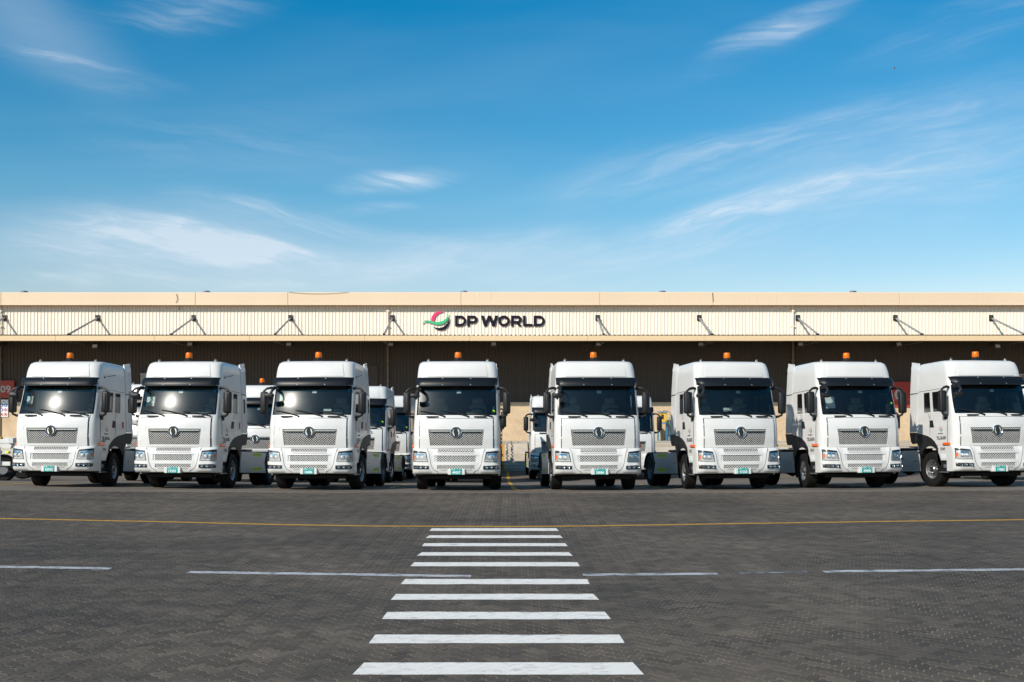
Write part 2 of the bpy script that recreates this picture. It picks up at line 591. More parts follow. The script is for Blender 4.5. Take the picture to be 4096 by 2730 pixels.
M['rail'] = stripes_mat('hazard_stripes', (0.80, 0.42, 0.02), (0.02, 0.02, 0.02), 0.34)
M['cable'] = mat('black_cable', (0.03, 0.028, 0.025), 0.6)
M['bird'] = mat('bird_dark', (0.16, 0.14, 0.12), 0.7)
M['lamp_face'] = mat('lamp_glass', (0.85, 0.85, 0.83), 0.3)

M['white'] = mat('truck_white', (0.65, 0.64, 0.618), 0.32, spec=0.45, coat=0.35, var=0.05, vscale=1.6)
M['skirt'] = streak_mat('skirt_white', (0.47, 0.47, 0.465), (0.30, 0.29, 0.28), 0.7, rough=0.30, spec=0.6)
M['black'] = mat('black_plastic', (0.011, 0.011, 0.012), 0.5, spec=0.4, bump=0.15, bscale=200)
M['trim'] = mat('arch_trim', (0.013, 0.013, 0.014), 0.5, spec=0.35)
M['rubber'] = mat('tyre_rubber', (0.009, 0.0085, 0.008), 0.85, spec=0.25, var=0.35, vscale=9)
M['visor'] = mat('visor_acrylic', (0.006, 0.0075, 0.010), 0.40, spec=0.30)
M['chrome'] = mat('chrome', (0.80, 0.81, 0.83), 0.08, 1.0)
M['darkchrome'] = mat('smoked_chrome', (0.035, 0.038, 0.045), 0.12, 0.7)
M['lampchrome'] = mat('lamp_chrome', (0.46, 0.455, 0.44), 0.35, 0.35)
M['rear_rim'] = mat('rear_rim_grey', (0.16, 0.165, 0.175), 0.4, 0.3)
M['alloy'] = mat('wheel_metal', (0.50, 0.50, 0.50), 0.32, 0.9)
M['gloss_black'] = mat('gloss_black', (0.006, 0.006, 0.008), 0.12)
M['interior'] = mat('cab_interior', (0.15, 0.155, 0.145), 0.75)
M['seat'] = mat('seat_cloth', (0.24, 0.25, 0.24), 0.4)
M['amber'] = mat('amber_lens', (0.70, 0.15, 0.002), 0.25, spec=0.3)
M['orange'] = mat('orange_lens', (0.80, 0.13, 0.01), 0.2, coat=0.5)
M['lens'] = glass_mat('clear_lens', (0.95, 0.95, 0.95), 0.02, 0.006, 1.22)
M['glass'] = glass_mat('windscreen_glass', (0.58, 0.65, 0.63), 0.012, 0.0095)
M['side_glass'] = glass_mat('door_glass', (0.45, 0.50, 0.50), 0.02, 0.02)
M['led'] = mat('led_white', (0.85, 0.87, 0.9), 0.15)
M['plate'] = mat('plate_teal', (0.010, 0.30, 0.27), 0.35)
M['plate_white'] = mat('plate_white', (0.82, 0.82, 0.82), 0.4)
M['sticker'] = mat('sticker_pale', (0.70, 0.76, 0.76), 0.5)
M['sticker_green'] = mat('sticker_green', (0.30, 0.70, 0.03), 0.5)
M['sticker_blue'] = mat('sticker_blue', (0.02, 0.30, 0.42), 0.4)
M['letter'] = mat('door_letter', (0.015, 0.015, 0.018), 0.5)
M['lime'] = mat('lime_reflector', (0.75, 0.90, 0.01), 0.4)
M['red_label'] = mat('red_label', (0.40, 0.01, 0.03), 0.4)
M['axle'] = mat('chassis_black', (0.007, 0.007, 0.008), 0.7, spec=0.25)
M['trailer'] = mat('trailer_white', (0.66, 0.65, 0.62), 0.5, var=0.2)

# ------------------------------------------------------------------ ground
PY = [-100, 27.5, 29.0, 31.0, 34.4, 39.8, 46.0, 50.0, 400]
PZ = [0, 0, -0.02, -0.10, -0.25, -0.53, -0.84, -0.87, -0.87]


def gz(x, y):
    """level of the yard: flat in front, falling to the loading dock, rising a little to both sides"""
    z = np.interp(y, PY, PZ)
    k = np.clip((np.asarray(y) - 22.0) / 7.0, 0, 1)
    return z + 0.00042 * np.minimum(np.abs(x), 18.0) ** 2 * k


def at(px, py, extra=0.0):
    """photograph pixel -> point on the yard"""
    d = 20.0
    for _ in range(60):
        x = (px - 2048) / FPX * d
        d = 0.5 * d + 0.5 * (CAM_H - float(gz(x, d))) * FPX / (py - HZ)
    x = (px - 2048) / FPX * d
    return Vector((x, d, float(gz(x, d)) + extra))


FIELD_END = 28.6
xs = np.concatenate([[-400, -200, -110, -70], np.arange(-45, 45.1, 2.5), [70, 110, 200, 400]])
ys = np.concatenate([[-60, -30, -10], np.arange(0, 28, 4), [FIELD_END], np.arange(29, 52, 0.7), [54, 58, 64, 80, 160, 700]])
vs, fs = [], []
for y in ys:
    for x in xs:
        sink = 0.03 if y < FIELD_END - 0.01 else 0.0
        vs.append((x, y, float(gz(x, y)) - sink))
nx = len(xs)
for j in range(len(ys) - 1):
    for i in range(nx - 1):
        a = j * nx + i
        fs.append((a, a + 1, a + 1 + nx, a + nx))
b = MB(); b.add(vs, fs)
yard = b.build('ground', M['yard'], sharp=None)
tag(yard, kind='structure')

# interlocking pavers, herringbone at 45 degrees
PA = 0.1236
CO, SI = math.cos(R(45)), math.sin(R(45))


def tile_outline(vert):
    cells = (1, 2) if vert else (2, 1)
    w_, h_ = cells
    pts = []

    def edge(p, q):
        # unit edge, always profiled in the + direction so that neighbours share it
        fwd = (q[0] - p[0] + q[1] - p[1]) > 0
        a_, b_ = (p, q) if fwd else (q, p)
        dx, dy = b_[0] - a_[0], b_[1] - a_[1]
        e = 0.13
        seq = [a_, (a_[0] + dx * 0.30 - dy * e, a_[1] + dy * 0.30 + dx * e), (a_[0] + dx * 0.62 + dy * e, a_[1] + dy * 0.62 - dx * e)]
        if fwd:
            return seq
        return [b_, seq[2], seq[1]]
    for i in range(w_): pts += edge((i, 0), (i + 1, 0))
    for j in range(h_): pts += edge((w_, j), (w_, j + 1))
    for i in range(w_, 0, -1): pts += edge((i, h_), (i - 1, h_))
    for j in range(h_, 0, -1): pts += edge((0, j), (0, j - 1))
    P = np.array(pts, float) - np.array([w_ / 2, h_ / 2])
    P = P @ np.array([[CO, SI], [-SI, CO]]) * PA
    return P


def inset(P, d):
    n = len(P)
    Q = np.zeros_like(P)
    for i in range(n):
        e0 = P[i] - P[i - 1]; e1 = P[(i + 1) % n] - P[i]
        n0 = np.array([-e0[1], e0[0]]) / np.linalg.norm(e0)
        n1 = np.array([-e1[1], e1[0]]) / np.linalg.norm(e1)
        m_ = n0 + n1
        Q[i] = P[i] + m_ * d / max(0.6, m_ @ m_ / 2)
    return Q


OUT = [tile_outline(False), tile_outline(True)]
TOP = [inset(P, 0.0064) for P in OUT]
BOT = [inset(P, 0.0050) for P in OUT]
NP_ = len(OUT[0])

tiles = []          # (cx, cy, kind)
N = 340
I, J = np.meshgrid(np.arange(-N, N), np.arange(-N, N), indexing='ij')
for kind, cls, off in ((0, 0, (1.0, 0.5)), (1, 3, (0.5, 1.0))):
    sel = ((I - J) % 4) == cls
    ci, cj = I[sel] + off[0], J[sel] + off[1]
    X = (ci * CO - cj * SI) * PA
    Y = (ci * SI + cj * CO) * PA + 18.0
    ok = (Y > 6.6) & (Y < FIELD_END - 0.12) & (np.abs(X) < 0.4876 * Y * 1.06 + 3.6)
    tiles += list(zip(X[ok], Y[ok], [kind] * int(ok.sum())))
tiles = np.array(tiles)
order = np.argsort(tiles[:, 1])
tiles = tiles[order]
infr = (tiles[:, 1] > 8.6) & (np.abs(tiles[:, 0]) < 0.4876 * tiles[:, 1] - 0.05)
near_idx = np.where(infr)[0][:300]
is_near = np.zeros(len(tiles), bool); is_near[near_idx] = True

pavement = empty('pavement')
tag(pavement, kind='structure')

cap_faces = [tuple(range(NP_))] + [(i, i + NP_, (i + 1) % NP_ + NP_, (i + 1) % NP_) for i in range(NP_)]
pme = []
for k in (0, 1):
    v3 = [(x, y, 0.0) for x, y in TOP[k]] + [(x, y, -0.016) for x, y in BOT[k]]
    me = bpy.data.meshes.new('paver')
    me.from_pydata(v3, [], [tuple(reversed(f)) if i else f for i, f in enumerate(cap_faces)])
    me.materials.append(M['paver'])
    pme.append(me)
for i in near_idx:
    x, y, k = tiles[i]
    o = link('paver', pme[int(k)], None, pavement, (x, y, rng.uniform(-0.0008, 0.0008)),
             (rng.normal(0, 0.004), rng.normal(0, 0.004), 0))

rest = tiles[~is_near]
V, loops, lstart, lcount = [], [], [], []
base = 0; ls = 0
allv = []
for k in (0, 1):
    sub = rest[rest[:, 2] == k]
    n = len(sub)
    bv = np.zeros((NP_ * 2, 3))
    bv[:NP_, :2] = TOP[k]; bv[NP_:, :2] = BOT[k]; bv[NP_:, 2] = -0.016
    vv = np.repeat(bv[None], n, 0)
    tx, ty = rng.normal(0, 0.004, n), rng.normal(0, 0.004, n)
    vv[:, :, 2] += vv[:, :, 0] * tx[:, None] + vv[:, :, 1] * ty[:, None] + rng.uniform(-0.0008, 0.0008, n)[:, None]
    vv[:, :, 0] += sub[:, 0][:, None]; vv[:, :, 1] += sub[:, 1][:, None]
    vv[:, :, 2] += gz(vv[:, :, 0], vv[:, :, 1])
    allv.append(vv.reshape(-1, 3))
    fl = np.concatenate([np.array(f if i == 0 else tuple(reversed(f))) for i, f in enumerate(cap_faces)])
    cn = np.array([len(f) for f in cap_faces])
    loops.append((fl[None] + (np.arange(n) * NP_ * 2)[:, None] + base).ravel())
    lcount.append(np.tile(cn, n))
    base += n * NP_ * 2
allv = np.concatenate(allv); loops = np.concatenate(loops).astype(np.int32); lcount = np.concatenate(lcount).astype(np.int32)
lstart = np.concatenate([[0], np.cumsum(lcount)[:-1]]).astype(np.int32)
me = bpy.data.meshes.new('paver_field')
me.vertices.add(len(allv)); me.vertices.foreach_set('co', allv.astype(np.float32).ravel())
me.loops.add(len(loops)); me.loops.foreach_set('vertex_index', loops)
me.polygons.add(len(lcount)); me.polygons.foreach_set('loop_start', lstart)
me.update(calc_edges=True); me.validate(); me.shade_flat()
me.materials.append(M['paver'])
pf = link('paver_field', me, None, pavement)
tag(pf, kind='stuff')
b = MB()
yy = [5.9, 14, 20, 22, 24, 26, 27, 27.6, FIELD_END]
grid = [[(s * (0.4876 * y * 1.06 + 3.8), y, float(gz(s * (0.4876 * y * 1.06 + 3.8), y)) - 0.0030) for s in np.linspace(-1, 1, 21)] for y in yy]
b.add([p for row in grid for p in row], [(j * 21 + i, j * 21 + i + 1, (j + 1) * 21 + i + 1, (j + 1) * 21 + i) for j in range(len(yy) - 1) for i in range(20)])
b.build('joint_sand', M['sand'], pavement, sharp=None)


def clip(poly, quad):
    """Sutherland-Hodgman against a convex counter-clockwise outline"""
    out = list(poly)
    for i in range(len(quad)):
        a_, b_ = quad[i], quad[(i + 1) % len(quad)]
        inp, out = out, []
        if not inp:
            return []

        def side(p): return (b_[0] - a_[0]) * (p[1] - a_[1]) - (b_[1] - a_[1]) * (p[0] - a_[0])
        for j in range(len(inp)):
            p, q = inp[j - 1], inp[j]
            sp_, sq = side(p), side(q)
            if (sp_ >= 0) != (sq >= 0):
                t_ = sp_ / (sp_ - sq)
                out.append((p[0] + (q[0] - p[0]) * t_, p[1] + (q[1] - p[1]) * t_))
            if sq >= 0:
                out.append(q)
    return out


def painted(name, quads, m_, label=None, raise_=0.0022):
    """paint lying on the paver tops and, thinner, down in the joints"""
    b_ = MB()
    for quad in quads:
        quad = [tuple(p[:2]) for p in quad]
        x0, x1 = min(p[0] for p in quad) - 0.2, max(p[0] for p in quad) + 0.2
        y0, y1 = min(p[1] for p in quad) - 0.2, max(p[1] for p in quad) + 0.2
        s = tiles[(tiles[:, 0] > x0) & (tiles[:, 0] < x1) & (tiles[:, 1] > y0) & (tiles[:, 1] < y1)]
        for x, y, k in s:
            pl = clip([(x + u, y + v) for u, v in TOP[int(k)]], quad)
            if len(pl) > 2:
                b_.add([(u, v, float(gz(u, v)) + raise_) for u, v in pl], [tuple(range(len(pl)))])
        n = 12
        e0 = [(quad[0][0] + (quad[1][0] - quad[0][0]) * i / n, quad[0][1] + (quad[1][1] - quad[0][1]) * i / n) for i in range(n + 1)]
        e1 = [(quad[3][0] + (quad[2][0] - quad[3][0]) * i / n, quad[3][1] + (quad[2][1] - quad[3][1]) * i / n) for i in range(n + 1)]
        b_.add([(u, v, float(gz(u, v)) + 0.0009) for u, v in e0 + e1], [(i, i + 1, i + n + 2, i + n + 1) for i in range(n)])
    o = b_.build(name, m_, pavement, sharp=None, fix=False)
    if label: o['label'] = label
    return o


def flat(px, py):
    d = CAM_H * FPX / (py - HZ)
    return ((px - 2048) / FPX * d, d)


STR = [  # far edge row, near edge row, left end, right end in photograph pixels
    (2114, 2124.6, 1722, 2233), (2142.5, 2153, 1706, 2249), (2174, 2186, 1692, 2268), (2210, 2224, 1672, 2288),
    (2250, 2266, 1647, 2316), (2317.5, 2338, 1609, 2354), (2377, 2400, 1571, 2391), (2449, 2478, 1536, 2437),
    (2540, 2574, 1486, 2491), (2652, 2700, 1424, 2564)]
for ya, yb, xl, xr in STR:
    far, near = flat(xl, ya)[1], flat(xl, yb)[1]
    lx, rx = flat(xl, (ya + yb) / 2)[0], flat(xr, (ya + yb) / 2)[0]
    nseg = 9
    jn = [near + random.uniform(-0.012, 0.012) for _ in range(nseg + 1)]
    jf = [far + random.uniform(-0.012, 0.012) for _ in range(nseg + 1)]
    xq = [lx + (rx - lx) * k / nseg + (random.uniform(-0.04, 0.04) if 0 < k < nseg else 0) for k in range(nseg + 1)]
    el, er = random.uniform(0.0, 0.05), random.uniform(0.0, 0.05)
    qs = []
    for k in range(nseg):
        qs.append([(xq[k], jn[k]), (xq[k + 1], jn[k + 1]), (xq[k + 1] - (er if k == nseg - 1 else 0), jf[k + 1]), (xq[k] + (el if k == 0 else 0), jf[k])])
    painted('crosswalk_stripe', qs, M['white_paint'])


def strip(name, pts, wd, m_, label=None):
    quads = []
    for (x0, y0), (x1, y1) in zip(pts, pts[1:]):
        quads.append([(x0, y0 - wd / 2), (x1, y1 - wd / 2), (x1, y1 + wd / 2), (x0, y0 + wd / 2)])
    return painted(name, quads, m_, label)


strip('yellow_line', [(-15.5, 22.6), (-10.6, 21.6), (-6.73, 20.9), (-4.66, 20.45), (-2.73, 20.17), (0, 20.08), (1.67, 20.2), (4.26, 20.58), (7.4, 21.0), (10.4, 21.35), (15.5, 21.9)],
      0.15, M['yellow_paint'], 'thin worn yellow line across the whole yard')
for pa, pb in (((-60, 2267), (444, 2275)), ((753, 2289), (1884, 2306)), ((2331, 2300), (2870, 2296)), ((2960, 2293), (3230, 2289)), ((3293, 2287), (4180, 2278))):
    strip('lane_dash', [flat(*pa), flat(*pb)], 0.19, M['faded_paint' if pa[0] == 2960 else 'worn_paint'])


def yard_line(pts, wd, m_):
    b_ = MB()
    pts = [Vector(p) for p in pts]
    fine = []
    for a_, c_ in zip(pts, pts[1:]):
        fine += [a_.lerp(c_, t / 4) for t in range(4)]
    fine.append(pts[-1])
    vs_ = []
    for i, p in enumerate(fine):
        d = (fine[min(i + 1, len(fine) - 1)] - fine[max(0, i - 1)])
        nrm = Vector((-d.y, d.x, 0)).normalized() * wd / 2
        for q in (p - nrm, p + nrm):
            vs_.append((q.x, q.y, float(gz(q.x, q.y)) + 0.008))
    b_.add(vs_, [(2 * i, 2 * i + 1, 2 * i + 3, 2 * i + 2) for i in range(len(fine) - 1)])
    return b_.build('bay_line', m_, pavement, sharp=None, fix=True)


yard_line([at(2032, 1886), at(2033, 1912), at(2040, 1935), at(2057, 1960), at(2075, 1963), at(2180, 1964)], 0.13, M['yellow_paint'])
for x_ in (-15.6, -11.6, -7.7, -3.7, 4.45, 8.3, 12.0, 16.2):
    yard_line([(x_, 31.5, 0), (x_ * 1.02, 37.5, 0)], 0.12, M['yellow_paint'])
yard_line([(-20, 33.6, 0), (-6, 33.2, 0)], 0.12, M['yellow_paint'])
yard_line([(3.5, 33.9, 0), (18, 34.6, 0)], 0.12, M['yellow_paint'])

# ------------------------------------------------------------------ warehouse
WY = 62.0
K = FPX / WY                     # pixels per metre on the wall


def wx(px): return (px - 2048) / K


def wz(py): return CAM_H + (HZ - py) / K


shed = empty('warehouse', (0, WY, -0.87))
tag(shed, 'long cream warehouse with corrugated upper wall and deep canopy over the loading dock', 'warehouse')
OFF = Vector((0, -WY, 0.87))     # children are written in world coordinates and shifted


def part(b_, name, m_, parent=shed, sharp=30):
    b_.v = [tuple(Vector(p) + OFF) for p in b_.v]
    return b_.build(name, m_, parent, sharp=sharp)


def corrugated(width, h, pitch=0.2, dep=0.035):
    pts = []
    n = int(round(width / pitch))
    for i in range(n):
        x = i * pitch
        pts += [(x, 0), (x + pitch * 0.62, 0), (x + pitch * 0.72, -dep), (x + pitch * 0.90, -dep)]
    pts.append((width, 0))
    vs_ = [(x, y, 0) for x, y in pts] + [(x, y, h) for x, y in pts]
    m_ = len(pts)
    me_ = bpy.data.meshes.new('cladding_sheet')
    me_.from_pydata(vs_, [], [(i, i + 1, i + 1 + m_, i + m_) for i in range(m_ - 1)])
    return me_


b = MB().box(-46, 46, WY + 0.12, WY + 30, -0.9, 8.9)
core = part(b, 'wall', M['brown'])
up_me = corrugated(1.0, 2.15); up_me.materials.append(M['cladding'])
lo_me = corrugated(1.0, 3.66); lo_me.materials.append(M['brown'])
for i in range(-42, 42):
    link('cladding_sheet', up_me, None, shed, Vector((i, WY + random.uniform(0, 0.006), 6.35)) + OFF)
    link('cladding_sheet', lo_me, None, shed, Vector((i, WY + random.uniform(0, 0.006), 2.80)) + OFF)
b = MB().box(-46, 46, WY - 0.10, WY + 0.10, 0.3, 2.74)
base_wall = part(b, 'base_wall', M['tan_wall'])
base_wall['label'] = 'tan concrete wall below the brown cladding'
part(MB().box(-46, 46, WY - 0.13, WY + 0.02, 2.742, 2.80), 'flashing', M['brown'])
# parapet boxes with a seam between them
edges_px = [-900, 18, 790, 1158, 1846, 2398, 2848, 3590, 4400, 5200]
for i, (a_, c_) in enumerate(zip(edges_px, edges_px[1:])):
    dz = [0.0, 0.012, 0.015, 0.02, 0.032, 0.03, 0.02, 0.012, 0.0][i]
    b = MB().rbox(wx(a_) + 0.005, wx(c_) - 0.005, WY - 0.42, WY + 0.30, 8.46, 9.18 + dz, 0.03, 2)
    b.box(wx(a_) + 0.01, wx(c_) - 0.01, WY - 0.45, WY - 0.36, 8.44, 8.475)
    part(b, 'parapet', M['parapet'], sharp=12)
roof = part(MB().prism([(WY + 0.2, 8.95), (WY + 15, 9.35), (WY + 30, 8.95)], lambda u, v, d: Vector((d, u, v)), -46, 46), 'roof', M['galv'])
# turbine ventilators on the roof
for px in (98, 827, 1857, 2650, 3412):
    X_ = (px - 2048) / FPX * 66
    b = MB()
    base_z = 9.06
    b.lathe([(0.26, 0), (0.26, 0.32)], Matrix.Translation((X_, 66, base_z)), 16)
    nb = 22
    for k in range(nb):
        a0 = 2 * math.pi * k / nb
        seg = []
        for i in range(7):
            t_ = i / 6
            rr = 0.20 + 0.20 * math.sin(math.pi * (0.15 + 0.80 * t_)) - 0.12 * t_ * t_
            zz = base_z + 0.30 + 0.40 * t_
            a1 = a0 + 0.25 * t_
            seg.append(((X_ + rr * math.cos(a1), 66 + rr * math.sin(a1), zz), (X_ + rr * 0.93 * math.cos(a1 + 0.2), 66 + rr * 0.93 * math.sin(a1 + 0.2), zz)))
        b.add([p for s_ in seg for p in s_], [(2 * i, 2 * i + 1, 2 * i + 3, 2 * i + 2) for i in range(6)])
    b.lathe([(0.0, 0.74), (0.16, 0.72), (0.23, 0.66), (0.2, 0.64)], Matrix.Translation((X_, 66, base_z)), 16)
    part(b, 'roof_ventilator', M['galv'], roof)
# canopy
CY = 57.8
b = MB()
pts = []
n = int(92 / 0.26)
for i in range(n + 1):
    x = -46 + i * 0.26
    pts += [(x, 0.0), (x + 0.13, 0.0), (x + 0.17, 0.05), (x + 0.22, 0.05)]
m_ = len(pts)
b.add([(x, CY - 0.06, 6.385 + z) for x, z in pts] + [(x, WY + 0.01, 6.60 + z) for x, z in pts], [(i, i + 1, i + 1 + m_, i + m_) for i in range(m_ - 1)])
canopy = part(b, 'canopy_roof', M['brown'], sharp=None)
fpx = [-800, -250, 225, 620, 1000, 1460, 1880, 2350, 2820, 3260, 3700, 4120, 4600, 5000]
KC = FPX / CY
for a_, c_ in zip(fpx, fpx[1:]):
    b = MB().rbox((a_ - 2048) / KC + 0.004, (c_ - 2048) / KC - 0.004, CY - 0.10, CY - 0.04, 6.085, 6.372, 0.008, 1)
    b.box((a_ - 2048) / KC + 0.01, (c_ - 2048) / KC - 0.01, CY - 0.038, CY + 0.12, 6.088, 6.10)
    part(b, 'canopy_fascia', M['fascia'], canopy, sharp=12)
for k in range(4):
    yk = CY + 0.5 + k * 1.1
    part(MB().box(-46, 46, yk, yk + 0.08, 6.20 + 0.05 * k, 6.36 + 0.05 * k), 'purlin', M['brown'], canopy)
strut_px = [20, 392, 775, 1163, 1570, 2390, 2796, 3190, 3580, 3963, 4350, -360]
for px in strut_px:
    X_ = wx(px)
    b = MB()
    b.tube([(X_, WY - 0.10, 7.70), (X_, CY + 0.12, 6.47)], 0.055, 10)
    part(b, 'canopy_strut', M['grey_steel'])
    b = MB()
    b.box(X_ - 0.13, X_ + 0.13, WY - 0.055, WY - 0.037, 7.55, 7.90)
    b.box(X_ - 0.02, X_ + 0.02, WY - 0.24, WY - 0.05, 7.60, 7.80)
    b.tube([(X_ - 0.09, WY - 0.15, 7.69), (X_ + 0.09, WY - 0.15, 7.69)], 0.07, 10)
    b.box(X_ - 0.07, X_ + 0.07, CY + 0.02, CY + 0.24, 6.44, 6.50)
    part(b, 'strut_bracket', M['dark_steel'])
    part(MB().box(X_ - 0.07, X_ + 0.07, CY + 0.02, WY - 0.05, 6.02, 6.19), 'canopy_beam', M['brown'], canopy)
for px in (5, 1552, 3170, -1560, 4780):
    X_ = wx(px)
    b = MB()
    b.tube([(X_, WY - 0.11, 8.46), (X_, WY - 0.11, 6.66)], 0.05, 10)
    for zz in (8.1, 7.2):
        b.box(X_ - 0.10, X_ + 0.10, WY - 0.16, WY - 0.02, zz, zz + 0.05)
    part(b, 'downpipe', M['cladding'])
    b = MB()
    b.tube([(X_, WY - 0.13, 6.40), (X_, WY - 0.13, 0.55)], 0.06, 10)
    for zz in (5.2, 4.0, 2.4):
        b.box(X_ - 0.10, X_ + 0.10, WY - 0.16, WY - 0.02, zz, zz + 0.05)
    part(b, 'downpipe', M['shaded_pipe'])
# sheet patch and louvres on the brown wall
part(MB().rbox(wx(1478), wx(1512), WY - 0.075, WY - 0.04, wz(1552), wz(1462), 0.01, 1), 'wall_hatch', M['brown'])
for px0, px1, pya, pyb in ((564, 588, 1545, 1498), (4064, 4110, 1560, 1500)):
    b = MB()
    for k in range(8):
        x0 = wx(px0) + (wx(px1) - wx(px0)) * k / 8
        b.box(x0, x0 + 0.03, WY - 0.09, WY - 0.04, wz(pya), wz(pyb))
    b.box(wx(px0) - 0.03, wx(px1) + 0.03, WY - 0.10, WY - 0.04, wz(pyb), wz(pyb) + 0.05)
    part(b, 'louvre', M['sign_grey'])
# loose cable along the parapet and hanging ends
b = MB()
b.tube([(wx(1160 + 30 * i), WY - 0.46, 9.20 - 0.10 * math.sin(math.pi * i / 8)) for i in range(9)], 0.008, 5)
b.tube([(wx(716), WY - 0.45, 9.1), (wx(720), WY - 0.47, 8.8), (wx(714), WY - 0.47, 8.6), (wx(722), WY - 0.10, 8.35), (wx(716), WY - 0.08, 8.2)], 0.014, 5)
b.tube([(wx(2844), WY - 0.45, 9.15), (wx(2846), WY - 0.47, 8.7), (wx(2842), WY - 0.10, 8.3)], 0.014, 5)
part(b, 'loose_cable', M['cable'])

# loading dock and its steps
DY = 56.2
dock = empty('loading_dock', (0, DY, -0.87))
tag(dock, 'raised concrete loading dock along the foot of the warehouse wall', 'loading dock')
OFF = Vector((0, -DY, 0.87))
for k in range(-8, 8):
    b = MB().rbox(k * 5.8 + 0.01, k * 5.8 + 5.79, DY, WY - 0.11, -0.86, 0.49, 0.03, 1)
    part(b, 'dock_slab', M['dock'], dock)
    part(MB().box(k * 5.8 + 0.05, k * 5.8 + 5.75, DY - 0.012, DY - 0.002, 0.34, 0.47), 'edge_paint', M['edge_paint'], dock)
steps = empty('concrete_steps', (0.6, DY - 1.2, -0.87))
tag(steps, 'concrete steps with yellow edging up to the dock behind the two centre trucks', 'steps')
OFF = -Vector((0.6, DY - 1.2, -0.87))
for k in range(8):
    zt = 0.475 - 0.165 * k
    part(MB().rbox(-0.78, 2.0, DY - 0.30 * (k + 1), DY - 0.30 * k - 0.014, -0.87, zt, 0.012, 1), 'step', M['dock'], steps)
    part(MB().box(-0.70, -0.40, DY - 0.30 * (k + 1) - 0.006, DY - 0.30 * (k + 1) + 0.05, zt - 0.15, zt + 0.004), 'step_marking', M['yellow_paint'], steps)
rail = empty('handrail', (-0.55, DY - 1.2, -0.87))
tag(rail, 'yellow and black striped handrail beside the concrete steps', 'handrail')
OFF = -Vector((-0.55, DY - 1.2, -0.87))
for yk, zb in ((DY - 2.3, -0.70), (DY - 1.25, -0.10), (DY - 0.15, 0.48)):
    part(MB().tube([(-0.55, yk, zb), (-0.55, yk, zb + 0.98)], 0.035, 8), 'post', M['rail'], rail)
for dz in (0.95, 0.5):
    part(MB().tube([(-0.55, DY - 2.3, -0.70 + dz), (-0.55, DY - 0.15, 0.48 + dz), (-0.55, DY + 1.0, 0.48 + dz)], 0.03, 8), 'rail', M['rail'], rail)

# sign with lettering on the upper wall
SY = WY - 0.075
KS = FPX / SY
u_ = 1 / 3.9217 / KS


def sxy(zx, zy):
    """zoomed drawing of the sign -> metres on the wall"""
    return ((1640 + zx / 3.9217 - 2048) / KS, CAM_H + (HZ - (1200 + zy / 3.9217)) / KS)


sign = empty('wall_sign', (*sxy(1150, 330)[:1], SY, sxy(1150, 330)[1]))
tag(sign, 'large raised navy lettering and pink green navy swoosh logo on the upper wall', 'sign')
SO = Vector((-sign.location.x, -sign.location.z, 0))


def arc(cx, cy, rx, ry, a0, a1, n=14):
    return [(cx + rx * math.cos(R(a0 + (a1 - a0) * i / n)), cy + ry * math.sin(R(a0 + (a1 - a0) * i / n))) for i in range(n + 1)]


def letter_D(x0, x1):
    h = (415 - 248) / 2; cy = 331.5
    o = [(x0, 248), (x1 - 82, 248)] + arc(x1 - 82, cy, 82, h, -90, 90) + [(x0, 415)]
    i_ = [(x0 + 40, 286), (x1 - 84, 286)] + arc(x1 - 84, cy, 45, h - 38, -90, 90) + [(x0 + 40, 377)]
    return [o, i_]


def letter_P(x0, x1, leg=False):
    cy = 309; h = 61
    o = [(x0, 248), (x1 - 62, 248)] + arc(x1 - 62, cy, 62, h, -90, 90)
    if leg:
        o = o[:-4] + [(x1 - 36, 362), (x1 + 2, 415), (x1 - 46, 415), (x1 - 82, 370), (x0 + 40, 370)]
    else:
        o += [(x0 + 40, 370)]
    o += [(x0 + 40, 415), (x0, 415)]
    i_ = [(x0 + 40, 286), (x1 - 64, 286)] + arc(x1 - 64, 309, 26, 23, -90, 90) + [(x0 + 40, 332)]
    return [o, i_]


LET = [letter_D(706, 878), letter_P(895, 1058),
       [[(1110, 248), (1156, 248), (1186, 345), (1222, 248), (1268, 248), (1304, 345), (1336, 248), (1382, 248), (1332, 415), (1288, 415), (1245, 304), (1203, 415), (1160, 415)]],
       [arc(1473, 331.5, 91, 85, 0, 360, 40)[:-1], arc(1473, 331.5, 51, 46, 0, 360, 36)[:-1]],
       letter_P(1583, 1750, True),
       [[(1772, 248), (1812, 248), (1812, 377), (1922, 377), (1922, 415), (1772, 415)]],
       letter_D(1940, 2112)]


def smooth_loop(pts, n=6):
    """open Catmull-Rom through the points"""
    out = []
    for i in range(len(pts) - 1):
        p0, p1, p2, p3 = (np.array(pts[max(0, min(len(pts) - 1, i + k))], float) for k in (-1, 0, 1, 2))
        for j in range(n):
            t_ = j / n
            out.append(tuple(0.5 * ((2 * p1) + (p2 - p0) * t_ + (2 * p0 - 5 * p1 + 4 * p2 - p3) * t_ ** 2 + (3 * p1 - p0 - 3 * p2 + p3) * t_ ** 3)))
    out.append(tuple(pts[-1]))
    return out


